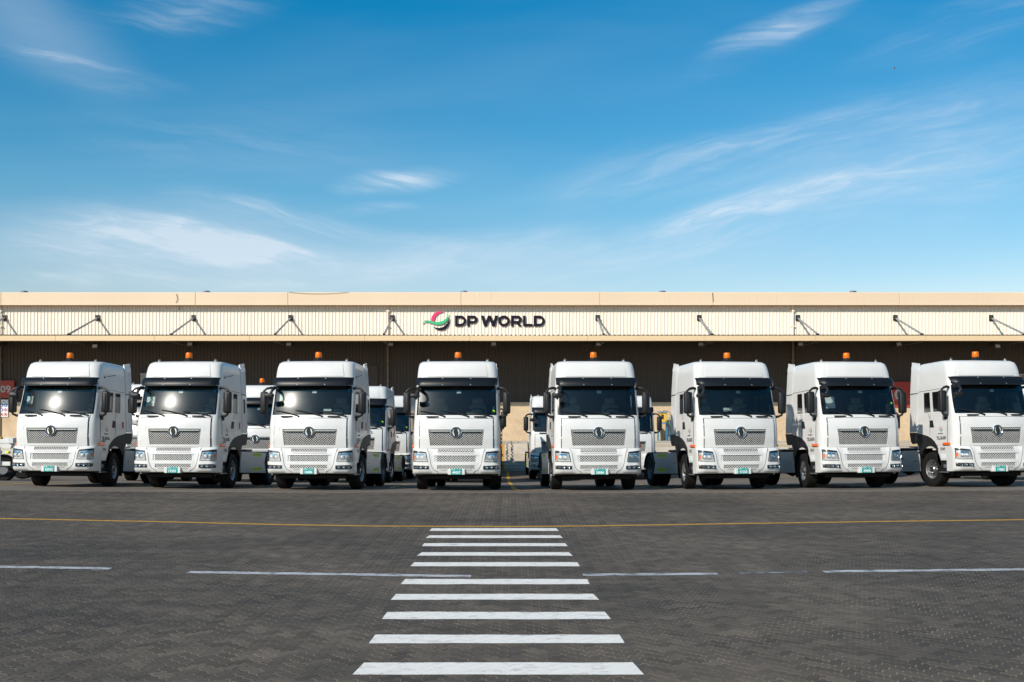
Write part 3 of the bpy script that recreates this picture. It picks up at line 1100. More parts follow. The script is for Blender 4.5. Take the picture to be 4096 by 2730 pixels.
LOGO = {
    'pink': smooth_loop([(332, 336), (335, 290), (365, 228), (420, 190), (480, 183), (537, 198)]) + smooth_loop([(537, 198), (490, 202), (440, 224), (402, 266), (382, 310), (378, 342)])[1:],
    'green': smooth_loop([(186, 382), (212, 345), (250, 322), (300, 326), (350, 340), (420, 348), (480, 340), (540, 315), (580, 270), (600, 213)]) + smooth_loop([(600, 213), (602, 262), (590, 310), (560, 350), (510, 380), (450, 392), (400, 388), (340, 372), (290, 354), (250, 346), (215, 358), (186, 382)])[1:-1],
    'navy': smooth_loop([(353, 408), (380, 428), (420, 439), (470, 440), (530, 420), (580, 375), (605, 335), (618, 290)]) + smooth_loop([(618, 290), (622, 330), (610, 385), (575, 440), (530, 470), (480, 478), (430, 470), (390, 450), (353, 408)])[1:-1],
}
for lp in LET:
    me = fill_mesh([[sxy(*p) for p in l] for l in lp], 0.022, 'letter')
    me.transform(Matrix.Translation(SO)); me.transform(FACE_CAM)
    link('letter', me, M['navy'], sign)
for key, nm, dy in (('pink', 'swoosh', 0.012), ('green', 'swoosh', -0.014), ('navy', 'swoosh', 0.0)):
    me = fill_mesh([[sxy(*p) for p in LOGO[key]]], 0.018, 'swoosh')
    me.transform(Matrix.Translation(SO)); me.transform(FACE_CAM)
    o = link(nm, me, M[key], sign, (0, dy, 0))
    o['label'] = key + ' swoosh of the logo'

# the same mark, small, for the truck doors
EMB_W = 0.205


def emblem_mesh(Mx):
    b_ = MB()
    s = EMB_W / (622 - 186)
    polys = []
    for key, mi in (('pink', 0), ('green', 1), ('navy', 2)):
        me_ = fill_mesh([[((x - 404) * s, (330 - y) * s) for x, y in LOGO[key]]], 0.001)
        polys.append((me_, mi))
    s2 = 0.27 / (2112 - 706)
    for lp in LET:
        polys.append((fill_mesh([[((x - 1409) * s2, (331 - y) * s2 * 1.15 - 0.135) for x, y in l] for l in lp], 0.001), 2))
    for me_, mi in polys:
        me_.transform(Mx)
        b_.add([tuple(v.co) for v in me_.vertices], [tuple(p.vertices) for p in me_.polygons], mi)
        bpy.data.meshes.remove(me_)
    return b_.mesh('emblem', [M['pink'], M['green'], M['navy']], None, False)


# dock number signs, safety board
def board(name, label, px0, px1, pya, pyb, m_, yoff=0.14):
    x0, x1, z0, z1 = wx(px0), wx(px1), wz(pyb), wz(pya)
    o = MB().rbox(-(x1 - x0) / 2, (x1 - x0) / 2, -0.03, 0.0, 0, z1 - z0, 0.008, 1).build(name, m_, None, loc=((x0 + x1) / 2, WY - yoff, z0))
    tag(o, label, 'sign')
    return o, x1 - x0, z1 - z0


o, w_, h_ = board('dock_number_sign', 'red dock number sign reading 09 at the left edge of the warehouse wall', -62, 62, 1523, 1593, M['red_sign'])
me = text_mesh('09', 0.56, 0.012, 0.004, 1.12, Matrix.Translation((0.42, 0, 0.50)) @ FACE_CAM)
link('number', me, M['sign_grey'], o, (0, -0.038, 0))
o, w_, h_ = board('dock_number_sign', 'red dock number sign half hidden between the two rightmost trucks', 3562, 3686, 1528, 1630, M['red_sign'])
me = text_mesh('0', 0.85, 0.012, 0.004, 1.35, Matrix.Translation((-0.48, 0, 0.72)) @ FACE_CAM)
link('number', me, M['sign_grey'], o, (0, -0.038, 0))
o, w_, h_ = board('safety_board', 'white safety board with blue and red round symbols below the red number sign', 2, 37, 1600, 1669, M['sign_white'], 0.12)
for r_ in range(3):
    for c_ in range(2):
        x_, z_ = (-0.115 if c_ == 0 else 0.115), h_ * (0.68 - 0.265 * r_)
        ringm = r_ == 0 or (r_ == 1 and c_ == 0)
        b = MB()
        Mx = Matrix.Translation((x_, -0.034, z_)) @ Matrix.Rotation(R(90), 4, 'X')
        if ringm:
            b.lathe([(0.0, 0.003), (0.095, 0.003), (0.095, 0.0)], Mx, 20)
            s_ = b.build('symbol', M['sign_blue'], o, sharp=None)
            b = MB().rbox(x_ - 0.035, x_ + 0.035, -0.042, -0.0375, z_ - 0.05, z_ + 0.05, 0.002, 1)
            b.build('pictogram', M['sign_white'], s_, sharp=None)
        else:
            b.lathe([(0.07, 0.003), (0.095, 0.003), (0.095, 0.0)], Mx, 20)
            b.box(-0.08, 0.08, -0.004, -0.0015, -0.011, 0.011, M=Matrix.Translation((x_, -0.034, z_)) @ Matrix.Rotation(R(45), 4, 'Y'))
            s_ = b.build('symbol', M['sign_red'], o, sharp=None)
            b = MB().rbox(x_ - 0.03, x_ + 0.03, -0.037, -0.0345, z_ - 0.035, z_ + 0.035, 0.002, 1)
            b.build('pictogram', M['letter'], s_, sharp=None)
b = MB().box(-0.06, 0.06, -0.034, -0.031, h_ * 0.89, h_ * 0.93)
b.build('heading', M['letter'], o, sharp=None)

# floodlights under the canopy
fl = [(380, 'above the leftmost truck'), (760, 'above the second truck from the left'), (1155, 'left of the third truck beacon'), (1563, 'between the third and fourth trucks'),
      (1975, 'right of the fourth truck beacon'), (2393, 'straight above the fifth truck'), (2803, 'left of the sixth truck beacon'), (3202, 'between the sixth and seventh trucks'),
      (3595, 'between the seventh and eighth trucks'), (3990, 'above the rightmost truck')]
for i, (px, where) in enumerate(fl):
    FY = 59.4
    X_ = (px - 2048) / FPX * FY
    Z_ = CAM_H + (HZ - 1378 - (8 if i in (0, 9) else 0)) * FY / FPX
    o = empty('floodlight', (X_, FY, Z_))
    tag(o, 'small floodlight under the canopy ' + where, 'floodlight', 'floodlights under the canopy')
    tilt = Matrix.Rotation(R(-22), 4, 'X')
    MB().rbox(-0.16, 0.16, -0.04, 0.05, -0.12, 0.12, 0.015, 1, M=tilt).build('housing', M['dark_steel'], o)
    MB().box(-0.13, 0.13, -0.047, -0.041, -0.09, 0.09, M=tilt).build('lamp_glass', M['lamp_face'], o)
    MB().box(-0.19, -0.165, -0.02, 0.02, -0.02, 0.30).box(0.165, 0.19, -0.02, 0.02, -0.02, 0.30).box(-0.19, 0.19, -0.02, 0.02, 0.30, 0.33).build('bracket', M['dark_steel'], o)

# electrical boxes on the dock
def zdock(py): return 0.49
DKX = lambda px, y: (px - 2048) / FPX * y
DKZ = lambda py, y: CAM_H + (HZ - py) * y / FPX
y_ = 61.2
o = empty('control_box', (DKX(2650, y_), y_, 0.49))
tag(o, 'yellow electrical control box on a blue frame with hanging cables', 'control box')
x0, x1 = DKX(2634, y_) - o.location.x, DKX(2666, y_) - o.location.x
z0, z1 = DKZ(1691, y_) - 0.49, DKZ(1651, y_) - 0.49
MB().rbox(x0, x1, -0.25, 0.05, z0, z1, 0.02, 1).build('cabinet', M['box_yellow'], o)
MB().box(x0 + 0.12, x1 - 0.2, -0.262, -0.252, z0 + 0.2, z1 - 0.12).build('panel', M['letter'], o)
b = MB()
for xx in (x0 - 0.03, x1 + 0.0):
    b.box(xx, xx + 0.05, -0.1, 0.4, 0.0, z0 - 0.02)
b.box(x0 - 0.08, x1 + 0.06, -0.3, 0.1, z0 - 0.07, z0 - 0.01)
b.box(x0 - 0.08, x1 + 0.06, -0.35, 0.1, z1 + 0.02, z1 + 0.07)
b.build('stand', M['blue_frame'], o)
b = MB()
for s_, rr in ((0.0, 0.22), (0.12, 0.30)):
    b.tube([(x1 - 0.12 + rr * math.cos(R(a)), -0.3, z0 - 0.35 + 0.45 * math.sin(R(a)) - s_) for a in range(90, -230, -20)], 0.014, 5)
b.tube([(x1 - 0.3, -0.28, z1 - 0.05), (x1 - 0.2, -0.3, z1 + 0.12), (x1 + 0.1, -0.3, z1 + 0.05), (x1 + 0.45, -0.2, z1 - 0.7)], 0.014, 5)
b.build('cable', M['cable'], o)
o = empty('green_cabinet', (DKX(2696, y_), y_, 0.49))
tag(o, 'green electrical cabinet on blue legs with a white notice beside the yellow box', 'cabinet')
MB().rbox(-0.26, 0.40, -0.25, 0.1, DKZ(1738, y_) - 0.49, DKZ(1694, y_) - 0.49, 0.02, 1).build('cabinet', M['green_box'], o)
MB().box(-0.02, 0.36, -0.262, -0.252, DKZ(1733, y_) - 0.49, DKZ(1697, y_) - 0.49).build('notice', M['sign_white'], o)
b = MB()
zl = DKZ(1739, y_) - 0.49
b.box(-0.34, 0.45, -0.3, 0.12, zl - 0.05, zl - 0.005)
for xx in (-0.33, -0.1, 0.38):
    b.box(xx, xx + 0.06, -0.28, -0.22, 0.0, zl - 0.055)
b.box(-0.33, -0.29, -0.28, -0.24, zl, DKZ(1674, y_) - 0.49).box(-0.33, 0.45, -0.28, -0.24, DKZ(1674, y_) - 0.49, DKZ(1671, y_) - 0.49)
b.build('stand', M['blue_frame'], o)

# bird
o = empty('bird', ((3577 - 2048) / FPX * 70, 70, CAM_H + (HZ - 277) / FPX * 70))
tag(o, 'small dark bird in the blue sky at upper right', 'bird')
o.scale = (0.62, 0.62, 0.62)
MB().lathe([(0.0, -0.16), (0.035, -0.10), (0.05, 0), (0.03, 0.10), (0.0, 0.2)], Matrix.Rotation(R(70), 4, 'Y'), 10).build('body', M['bird'], o)
b = MB()
for s_ in (-1, 1):
    b.prism([(0, -0.06), (0, 0.06), (0.18, 0.03), (0.30, -0.05), (0.16, -0.06)], lambda u, v, d, s_=s_: Vector((v, s_ * u * 0.5, u * 0.7 + d)), -0.006, 0.006)
b.build('wing', M['bird'], o)

# ------------------------------------------------------------------ trucks
# local frame: x across (2.5 m wide), y backwards from the bumper, z up; tyres stand at z = -0.05
TY0 = -0.05
ZT = [1.10, 1.45, 1.83, 2.01, 2.09, 2.33, 2.55, 2.75, 2.93, 3.18, 3.36, 3.50, 3.61, 3.67, 3.695]
YT = [0.035, 0.00, 0.02, 0.065, 0.09, 0.173, 0.236, 0.285, 0.321, 0.375, 0.413, 0.455, 0.52, 0.65, 0.88]
WT = [1.235, 1.235, 1.225, 1.21, 1.205, 1.199, 1.192, 1.184, 1.175, 1.155, 1.145, 1.130, 1.105, 1.06, 0.98]
RT = [0.20, 0.18, 0.15, 0.12, 0.11, 0.11, 0.11, 0.11, 0.11, 0.13, 0.15, 0.17, 0.19, 0.21, 0.22]
BT = [0.15, 0.15, 0.15, 0.15, 0.15, 0.155, 0.155, 0.16, 0.16, 0.15, 0.13, 0.12, 0.10, 0.08, 0.06]
REAR = 2.2


def cabp(z):
    return [float(np.interp(z, ZT, a)) for a in (YT, WT, RT, BT)]


def cab_pt(col, z):
    y0, w, r, bow = cabp(z)
    wf = w - r
    k, t = col
    s = 1
    if k[0] == '-':
        s, k = -1, k[1:]
    yc = y0 + bow * (wf / 1.2) ** 2
    if k == 'f':
        x = t * wf
        return (s * x, y0 + bow * (x / 1.2) ** 2, z)
    if k == 'c':
        return (s * (wf + r * math.sin(R(t))), yc + r * (1 - math.cos(R(t))) + 0.25 * r * math.sin(R(t)), z)
    ys_ = yc + r * 1.25
    if k == 's':
        return (s * w, ys_ + t * (REAR - ys_), z)
    return (s * w * (1 - t), REAR, z)


def fy(x, z):
    """front surface of the cab as a height field"""
    y0, w, r, bow = cabp(z)
    ax = abs(x); wf = w - r
    if ax <= wf:
        return y0 + bow * (ax / 1.2) ** 2
    q = min(1.0, (ax - wf) / r)
    return y0 + bow * (wf / 1.2) ** 2 + r * (1 - math.sqrt(max(0, 1 - q * q))) + 0.25 * r * q


right = [('f', s) for s in (0.2, 0.4, 0.6, 0.8, 0.93, 1.0)] + [('c', a) for a in (24, 46, 68, 90)] + [('s', t) for t in (0.05, 0.09, 0.30, 0.50, 0.585, 0.70, 0.79, 0.90, 1.0)] + [('b', u) for u in (0.5,)]
cols = [('-' + k, t) for k, t in reversed(right)] + [('f', 0.0)] + right + [('b', 1.0)]
NC = len(cols)
ROWS = [1.10, 1.25, 1.45, 1.65, 1.83, 1.93, 2.01, 2.09, 2.125, 2.18, 2.27, 2.36, 2.45, 2.54, 2.63, 2.71, 2.78, 2.81, 2.90, 2.94, 3.05, 3.18, 3.27, 3.36, 3.43, 3.50, 3.56, 3.61, 3.645, 3.67, 3.695]


def col_i(k, t): return cols.index((k, t))


grid_v = [cab_pt(c, z) for z in ROWS for c in cols]
grp = {'shell': [], 'screen': [], 'seal': [], 'doorglass+': [], 'doorglass-': [], 'rearglass+': [], 'rearglass-': []}
for j in range(len(ROWS) - 1):
    z0, z1 = ROWS[j], ROWS[j + 1]
    for i in range(NC):
        i2 = (i + 1) % NC
        if i2 == 0:
            pass
        f = (j * NC + i, j * NC + i2, (j + 1) * NC + i2, (j + 1) * NC + i)
        a_, c_ = cols[i], cols[i2]
        key = 'shell'
        infront = (a_[0][-1] in 'fc' and c_[0][-1] in 'fc')
        if infront and 2.09 <= z0 < 2.94:
            big = max(a_[1] if a_[0][-1] == 'c' else 0, c_[1] if c_[0][-1] == 'c' else 0)
            if big <= 24:
                key = 'screen' if (big == 0 and 2.125 <= z0 < 2.90) else 'seal'
        elif a_[0][-1] == 's' and c_[0][-1] == 's' and 2.18 <= z0 < 2.78:
            t0, t1 = sorted((a_[1], c_[1]))
            sg = '-' if a_[0][0] == '-' else '+'
            if t0 >= 0.09 and t1 <= 0.50: key = 'doorglass' + sg
            elif t0 >= 0.585 and t1 <= 0.79: key = 'rearglass' + sg
        grp[key].append(f)
top = [(len(ROWS) - 1) * NC + i for i in range(NC)]
grp['shell'].append(tuple(top))


def sub(faces, scale=None):
    used = sorted({i for f in faces for i in f})
    mp = {i: k for k, i in enumerate(used)}
    vs_ = [grid_v[i] for i in used]
    if scale:
        vs_ = [(x * scale, 1.15 + (y - 1.15) * scale, 1.2 + (z - 1.2) * (1 - (1 - scale) * 0.7)) for x, y, z in vs_]
    return vs_, [tuple(mp[i] for i in f) for f in faces]


truck = empty('truck')


def P(b_, name, m_, parent=truck, sharp=35, fix=True):
    return b_.build(name, m_, parent, sharp=sharp, fix=fix)


shell = P(MB().add(*sub(grp['shell'])), 'cab_shell', M['white'], sharp=40)
P(MB().add(*sub(grp['shell'], 0.975)), 'cab_lining', M['interior'], shell)
screen = P(MB().add(*sub(grp['screen'])), 'windscreen', M['glass'])
P(MB().add(*sub(grp['seal'])), 'screen_seal', M['gloss_black'], screen)
for sg in '+-':
    P(MB().add(*sub(grp['rearglass' + sg], 0.993)), 'rear_side_window', M['side_glass'], shell)


def ngrid(xfun, zs, nx_, yfun, off, thick, hole=None):
    """panel over a height field: xfun(s, z), s in -1..1; proud by off, thick deep"""
    ss = nx_ if isinstance(nx_, (list, tuple)) else list(np.linspace(-1, 1, nx_))
    vs_ = [(xfun(s, z), yfun(xfun(s, z), z) - off, z) for z in zs for s in ss]
    n_ = len(ss)
    fs_ = []
    for j in range(len(zs) - 1):
        for i in range(n_ - 1):
            if hole and hole((ss[i] + ss[i + 1]) / 2, (zs[j] + zs[j + 1]) / 2):
                continue
            fs_.append((j * n_ + i, j * n_ + i + 1, (j + 1) * n_ + i + 1, (j + 1) * n_ + i))
    v2, f2 = thicken(vs_, fs_, [(0, thick, 0)] * len(vs_))
    return MB().add(v2, f2)


# bonnet panel with the grille opening
def gh(z): return 0.735 + (z - 1.225) / (1.68 - 1.225) * 0.055      # half width of the mesh


def hood_x(s, z):
    g = gh(min(max(z, 1.2), 1.75))
    a_ = abs(s)
    x = g * a_ / 0.7 if a_ <= 0.7 else g + (1.035 - g) * (a_ - 0.7) / 0.3
    return math.copysign(x, s)


hs = [-1, -0.95, -0.85, -0.76, -0.7] + list(np.linspace(-0.6, 0.6, 13)) + [0.7, 0.76, 0.85, 0.95, 1]
hz = [1.155, 1.18, 1.225, 1.34, 1.46, 1.58, 1.68, 1.74, 1.84, 1.93, 1.99]
hood = P(ngrid(hood_x, hz, hs, fy, 0.042, 0.036, lambda s, z: abs(s) < 0.7 and 1.225 < z < 1.68), 'bonnet_panel', M['white'])
P(ngrid(lambda s, z: s * 1.055, [1.138, 1.3, 1.6, 1.9, 2.003], 21, fy, 0.010, 0.006), 'bonnet_gap', M['gloss_black'], hood)
# raised frame round the grille
ol = [(-0.80, 1.175), (-0.885, 1.66), (-0.875, 1.72), (-0.82, 1.75), (-0.4, 1.752), (0.0, 1.752), (0.4, 1.752), (0.82, 1.75), (0.875, 1.72), (0.885, 1.66), (0.80, 1.175)]
P(MB().tube([(x, fy(x, z) - 0.042, z) for x, z in ol], 0.007, 6), 'grille_surround', M['white'], hood)
P(ngrid(lambda s, z: s * (gh(z) + 0.02), [1.21, 1.4, 1.6, 1.695], 13, fy, 0.012, 0.008), 'grille_backing', M['gloss_black'], hood)


def lattice(half, z0, z1, px_, pz, yfun, off, wd=0.009, dep=0.012, tip=None):
    """diagonal mesh bars clipped to a trapezoid whose half width is half(z)"""
    b_ = MB()
    nbars = int((half(z1) * 2 + (z1 - z0) * px_ / pz) / px_) + 3
    for sgn in (1, -1):
        k0 = -nbars
        for k in range(k0, nbars + 1):
            pts_ = []
            zz = z0
            nstep = max(2, int((z1 - z0) / 0.08) + 1)
            for i in range(nstep + 1):
                z = z0 + (z1 - z0) * i / nstep
                x = k * px_ + sgn * (z - z0) * px_ / pz
                pts_.append((x, z))
            # clip by half width
            run = []
            for (xa, za), (xb, zb) in zip(pts_, pts_[1:]):
                ts = [0.0, 1.0]
                ia, ib = abs(xa) <= half(za), abs(xb) <= half(zb)
                if not ia and not ib:
                    continue
                if ia != ib:
                    lo, hi = 0.0, 1.0
                    for _ in range(14):
                        md = (lo + hi) / 2
                        xm, zm = xa + (xb - xa) * md, za + (zb - za) * md
                        if (abs(xm) <= half(zm)) == ia: lo = md
                        else: hi = md
                    ts = [0.0, lo] if ia else [hi, 1.0]
                run.append(tuple((xa + (xb - xa) * t, za + (zb - za) * t) for t in ts))
            for (xa, za), (xb, zb) in run:
                L = math.hypot(xb - xa, zb - za)
                if L < 0.004: continue
                nx_, nz_ = -(zb - za) / L * wd / 2, (xb - xa) / L * wd / 2
                ya, yb = yfun(xa, za) - off, yfun(xb, zb) - off
                b_.add([(xa + nx_, ya, za + nz_), (xa - nx_, ya, za - nz_), (xb - nx_, yb, zb - nz_), (xb + nx_, yb, zb + nz_),
                        (xa + nx_, ya + dep, za + nz_), (xa - nx_, ya + dep, za - nz_), (xb - nx_, yb + dep, zb - nz_), (xb + nx_, yb + dep, zb + nz_)],
                       [(0, 1, 2, 3), (0, 4, 5, 1), (2, 6, 7, 3), (1, 5, 6, 2), (0, 3, 7, 4)])
    return b_


P(lattice(lambda z: gh(z), 1.225, 1.68, 0.072, 0.064, fy, 0.024, 0.0078, 0.004), 'grille', M['white'], hood, sharp=None)
# chrome bar and round badge
b = MB()
for s_ in (-1, 1):
    b.add(*thicken([(s_ * (0.13 + 0.60 * i / 8), fy(s_ * (0.13 + 0.60 * i / 8), 1.60) - 0.05, 1.58 + (0.055 if t else (0.018 if i == 8 else 0.0))) for i in range(9) for t in (0, 1)],
                   [(2 * i, 2 * i + 1, 2 * i + 3, 2 * i + 2) for i in range(8)], [(0, 0.02, 0)] * 18))
P(b, 'grille_bar', M['darkchrome'], hood)
b = MB()
for s_ in (-1, 1):
    b.add(*thicken([(s_ * (0.13 + 0.60 * i / 8), fy(s_ * (0.13 + 0.60 * i / 8), 1.60) - 0.055, 1.625 + (0.012 if t else 0.0)) for i in range(9) for t in (0, 1)],
                   [(2 * i, 2 * i + 1, 2 * i + 3, 2 * i + 2) for i in range(8)], [(0, 0.02, 0)] * 18))
P(b, 'grille_bar_trim', M['chrome'], hood)
MBDG = Matrix.Translation((0, fy(0, 1.595) - 0.045, 1.595)) @ Matrix.Rotation(R(90), 4, 'X')
badge = P(MB().lathe([(0.128, -0.01), (0.132, 0.018), (0.145, 0.03), (0.158, 0.018), (0.160, -0.02)], MBDG, 32), 'badge_ring', M['chrome'])
P(MB().lathe([(0.0, 0.010), (0.132, 0.010), (0.132, -0.01)], MBDG, 32), 'badge_disc', M['darkchrome'], badge)
b = MB()
for s_ in (1, -1):
    lp = smooth_loop([(0.02, 0.118), (-0.052, 0.085), (-0.074, 0.02), (-0.050, -0.05), (-0.04, -0.11)]) + smooth_loop([(-0.04, -0.11), (-0.085, -0.06), (-0.098, 0.01), (-0.075, 0.075), (0.02, 0.118)])[1:-1]
    me = fill_mesh([[(s_ * x, s_ * y) for x, y in lp]], 0.006)
    me.transform(Matrix.Translation((0, 0, 0.016))); me.transform(MBDG)
    b.add([tuple(v.co) for v in me.vertices], [tuple(p.vertices) for p in me.polygons])
P(b, 'badge_swirl', M['chrome'], badge, sharp=None)

# strip below the windscreen with vents and grab handles
P(ngrid(lambda s, z: s * 1.06, [2.002, 2.04, 2.082], 15, fy, 0.02, 0.016), 'cowl', M['white'])
for x0, x1 in ((-0.86, -0.50), (0.50, 0.86)):
    P(MB().rbox(x0, x1, fy(0.68, 2.04) - 0.075, fy(0.68, 2.04) - 0.03, 2.022, 2.062, 0.012, 1), 'grab_handle', M['black'])
for xp, xt, zt in ((-0.34, -1.04, 2.215), (0.335, -0.45, 2.225), (1.00, 0.21, 2.185)):
    pts = []
    for i in range(8):
        t = i / 7
        x = xp + (xt - xp) * t
        z = 2.055 + (zt - 2.055) * math.sin(t * 1.35) / math.sin(1.35)
        pts.append((x, fy(x, z) - 0.035 - 0.02 * math.sin(math.pi * t), z))
    b = MB().tube(pts, [0.022, 0.02, 0.017, 0.014, 0.012, 0.012, 0.011, 0.009], 6)
    b.tube([(xp, fy(xp, 2.05) + 0.0, 2.05), (xp, fy(xp, 2.05) - 0.05, 2.05)], 0.03, 8)
    P(b, 'wiper', M['black'])

# roof front panel with soft outline, roof edge lamps, beacon
P(ngrid(lambda s, z: s * (0.88 - (z - 3.2) * 0.16), [3.215, 3.3, 3.38, 3.46, 3.53, 3.59, 3.63], 15, fy, 0.014, 0.012), 'roof_panel', M['white'], shell)
for s_ in (-1, 1):
    b = MB().lathe([(0.045, 0.0), (0.042, 0.045), (0.025, 0.085), (0.0, 0.095)], Matrix.Translation((s_ * 0.86, 0.85, 3.67)), 12)
    P(b, 'roof_marker_lamp', M['lens'])
    P(MB().lathe([(0.025, 0.0), (0.025, 0.05), (0.0, 0.06)], Matrix.Translation((s_ * 0.86, 0.85, 3.67)), 8), 'roof_marker_bulb', M['sign_grey'])
b = MB().rbox(-0.16, 0.16, 0.82, 1.14, 3.675, 3.72, 0.015, 1)
b.lathe([(0.15, 0.0), (0.12, 0.04), (0.09, 0.055), (0.088, 0.10)], Matrix.Translation((0, 0.98, 3.715)), 20)
base_ = P(b, 'beacon_base', M['black'])
P(MB().lathe([(0.092, 0.0), (0.100, 0.015), (0.090, 0.145), (0.080, 0.160), (0.0, 0.164)], Matrix.Translation((0, 0.98, 3.805)), 20), 'beacon_lens', M['amber'], base_)

# sun visor of dark acrylic
vx = list(np.linspace(-1, 1, 25))


def visor_pt(s, t):
    x = s * 1.165
    e = max(0.0, abs(s) - 0.86) / 0.14
    z = 2.918 + 0.262 * t + (0.05 * e * e * (1 - t))
    fwd = 0.235 - 0.105 * t - 0.05 * math.sin(math.pi * t) * -1
    y = fy(min(abs(x), 1.0), z) - fwd + 0.16 * e * e
    return (x, y, z)


vv = [visor_pt(s, t) for t in (0, 0.12, 0.35, 0.65, 0.9, 1) for s in vx]
vf = [(j * 25 + i, j * 25 + i + 1, (j + 1) * 25 + i + 1, (j + 1) * 25 + i) for j in range(5) for i in range(24)]
visor = P(MB().add(*thicken(vv, vf, [(0, 0.012, 0)] * len(vv))), 'sun_visor', M['visor'])
for x_ in (-0.40, 0.40):
    for t in (0.15, 0.85):
        p = visor_pt(x_ / 1.165, t)
        P(MB().lathe([(0.0, 0.006), (0.016, 0.004), (0.018, -0.01)], Matrix.Translation((p[0], p[1] - 0.003, p[2])) @ Matrix.Rotation(R(90), 4, 'X'), 8), 'visor_bolt', M['chrome'], visor)

# bumper
BZ = [0.42, 0.44, 0.50, 0.60, 0.95, 1.06, 1.12, 1.15]
BYY = [0.02, -0.03, -0.065, -0.08, -0.07, -0.05, -0.015, 0.02]


def by0(z): return float(np.interp(z, BZ, BYY))


BW, BR = 1.25, 0.24


def by(x, z):
    ax = abs(x); wf = BW - BR
    cheek = 0.028 * float(np.clip((ax - 0.66) / 0.12, 0, 1)) * float(np.clip((z - 0.44) / 0.08, 0, 1))
    y = by0(z) + 0.13 * (min(ax, wf) / 1.2) ** 2 - cheek
    if ax > wf:
        q = min(1, (ax - wf) / BR)
        y += BR * (1 - math.sqrt(max(0, 1 - q * q))) * 1.05
    return y


bx_ = [0.0, 0.12, 0.26, 0.40, 0.515, 0.53, 0.60, 0.66, 0.70, 0.74, 0.78, 0.86, 0.94, 1.01, 1.07, 1.12, 1.165, 1.20, 1.225, 1.243, 1.2498]
bxs = [-x for x in reversed(bx_[1:])] + bx_
BROWS = [0.42, 0.44, 0.50, 0.565, 0.665, 0.70, 0.765, 0.94, 0.965, 0.99, 1.035, 1.125, 1.15]
vs, fs, dp = [], [], []
side_y = [0.30, 0.42, 0.54]
for z in BROWS:
    row = [(-BW, y, z) for y in reversed(side_y)] + [(x, by(x, z), z) for x in bxs] + [(BW, y, z) for y in side_y]
    vs += row
    for x, y, _ in row:
        q = max(0.0, (abs(x) - (BW - BR)) / BR)
        dp.append((-math.copysign(0.05 * q, x), 0.06 * math.sqrt(max(0, 1 - q * q)), 0))
nb = len(bxs) + 6
SLOTS = [(1.035, 1.125, 0.515), (0.765, 0.94, 0.60), (0.565, 0.665, 0.53)]
for j in range(len(BROWS) - 1):
    for i in range(nb - 1):
        xm = (vs[i][0] + vs[i + 1][0]) / 2; zm = (BROWS[j] + BROWS[j + 1]) / 2
        if any(a_ < zm < c_ and abs(xm) < h for a_, c_, h in SLOTS):
            continue
        fs.append((j * nb + i, j * nb + i + 1, (j + 1) * nb + i + 1, (j + 1) * nb + i))
bumper = P(MB().add(*thicken(vs, fs, dp)), 'bumper', M['white'], sharp=32)
for a_, c_, h in SLOTS:
    P(ngrid(lambda s, z: s * (h + 0.02), [a_ - 0.015, (a_ + c_) / 2, c_ + 0.015], 13, by, -0.05, 0.008), 'slot_backing', M['gloss_black'], bumper)
    hh = h - (0.05 if h > 0.55 else 0.0)
    P(lattice(lambda z: hh, a_ - 0.004, c_ + 0.004, 0.072, 0.064, by, -0.018, 0.0118, 0.005), 'lower_grille', M['white'], bumper, sharp=None)
for s_ in (-1, 1):   # solid ends of the middle slot 
    P(ngrid(lambda s, z: s_ * 0.575 + s * 0.028, [0.762, 0.943], 4, by, -0.022, 0.012), 'slot_end', M['white'], bumper)
P(ngrid(lambda s, z: s * 0.50, [0.992, 1.026], 13, by, 0.012, 0.020), 'bumper_ledge', M['sign_grey'], bumper)
P(ngrid(lambda s, z: s * 0.66, [0.945, 0.985], 13, by, 0.005, 0.03), 'bumper_rib', M['white'], bumper)
P(ngrid(lambda s, z: s * 0.62, [0.675, 0.70, 0.755], 13, by, 0.005, 0.03), 'bumper_rib', M['white'], bumper)
for s_ in (-1, 1):
    P(ngrid(lambda s, z: s_ * 0.33 + s * 0.10, [0.535, 0.56], 5, by, 0.014, 0.02), 'step_pad', M['sign_grey'], bumper)


for s_ in (-1, 1):
    sl = smooth_loop([(0.82, 1.14), (0.765, 1.0), (0.735, 0.85), (0.70, 0.68), (0.63, 0.55), (0.52, 0.485), (0.50, 0.43)], 4)
    P(MB().tube([(s_ * x, by(x, z) - 0.001, z) for x, z in sl], 0.006, 5), 'bumper_seam', M['trim'], bumper, sharp=None)


def quad_patch(c4, yfun, off, thick, n=8):
    """panel spanning four (x, z) corners: lower inner, lower outer, upper outer, upper inner"""
    (xa, za), (xb, zb), (xc, zc), (xd, zd) = c4
    vs_, fs_ = [], []
    for j in range(n + 1):
        v = j / n
        for i in range(n + 1):
            u = i / n
            x = (xa * (1 - u) + xb * u) * (1 - v) + (xd * (1 - u) + xc * u) * v
            z = (za * (1 - u) + zb * u) * (1 - v) + (zd * (1 - u) + zc * u) * v
            vs_.append((x, yfun(x, z) - off, z))
    for j in range(n):
        for i in range(n):
            fs_.append((j * (n + 1) + i, j * (n + 1) + i + 1, (j + 1) * (n + 1) + i + 1, (j + 1) * (n + 1) + i))
    return MB().add(*thicken(vs_, fs_, [(0, thick, 0)] * len(vs_)))


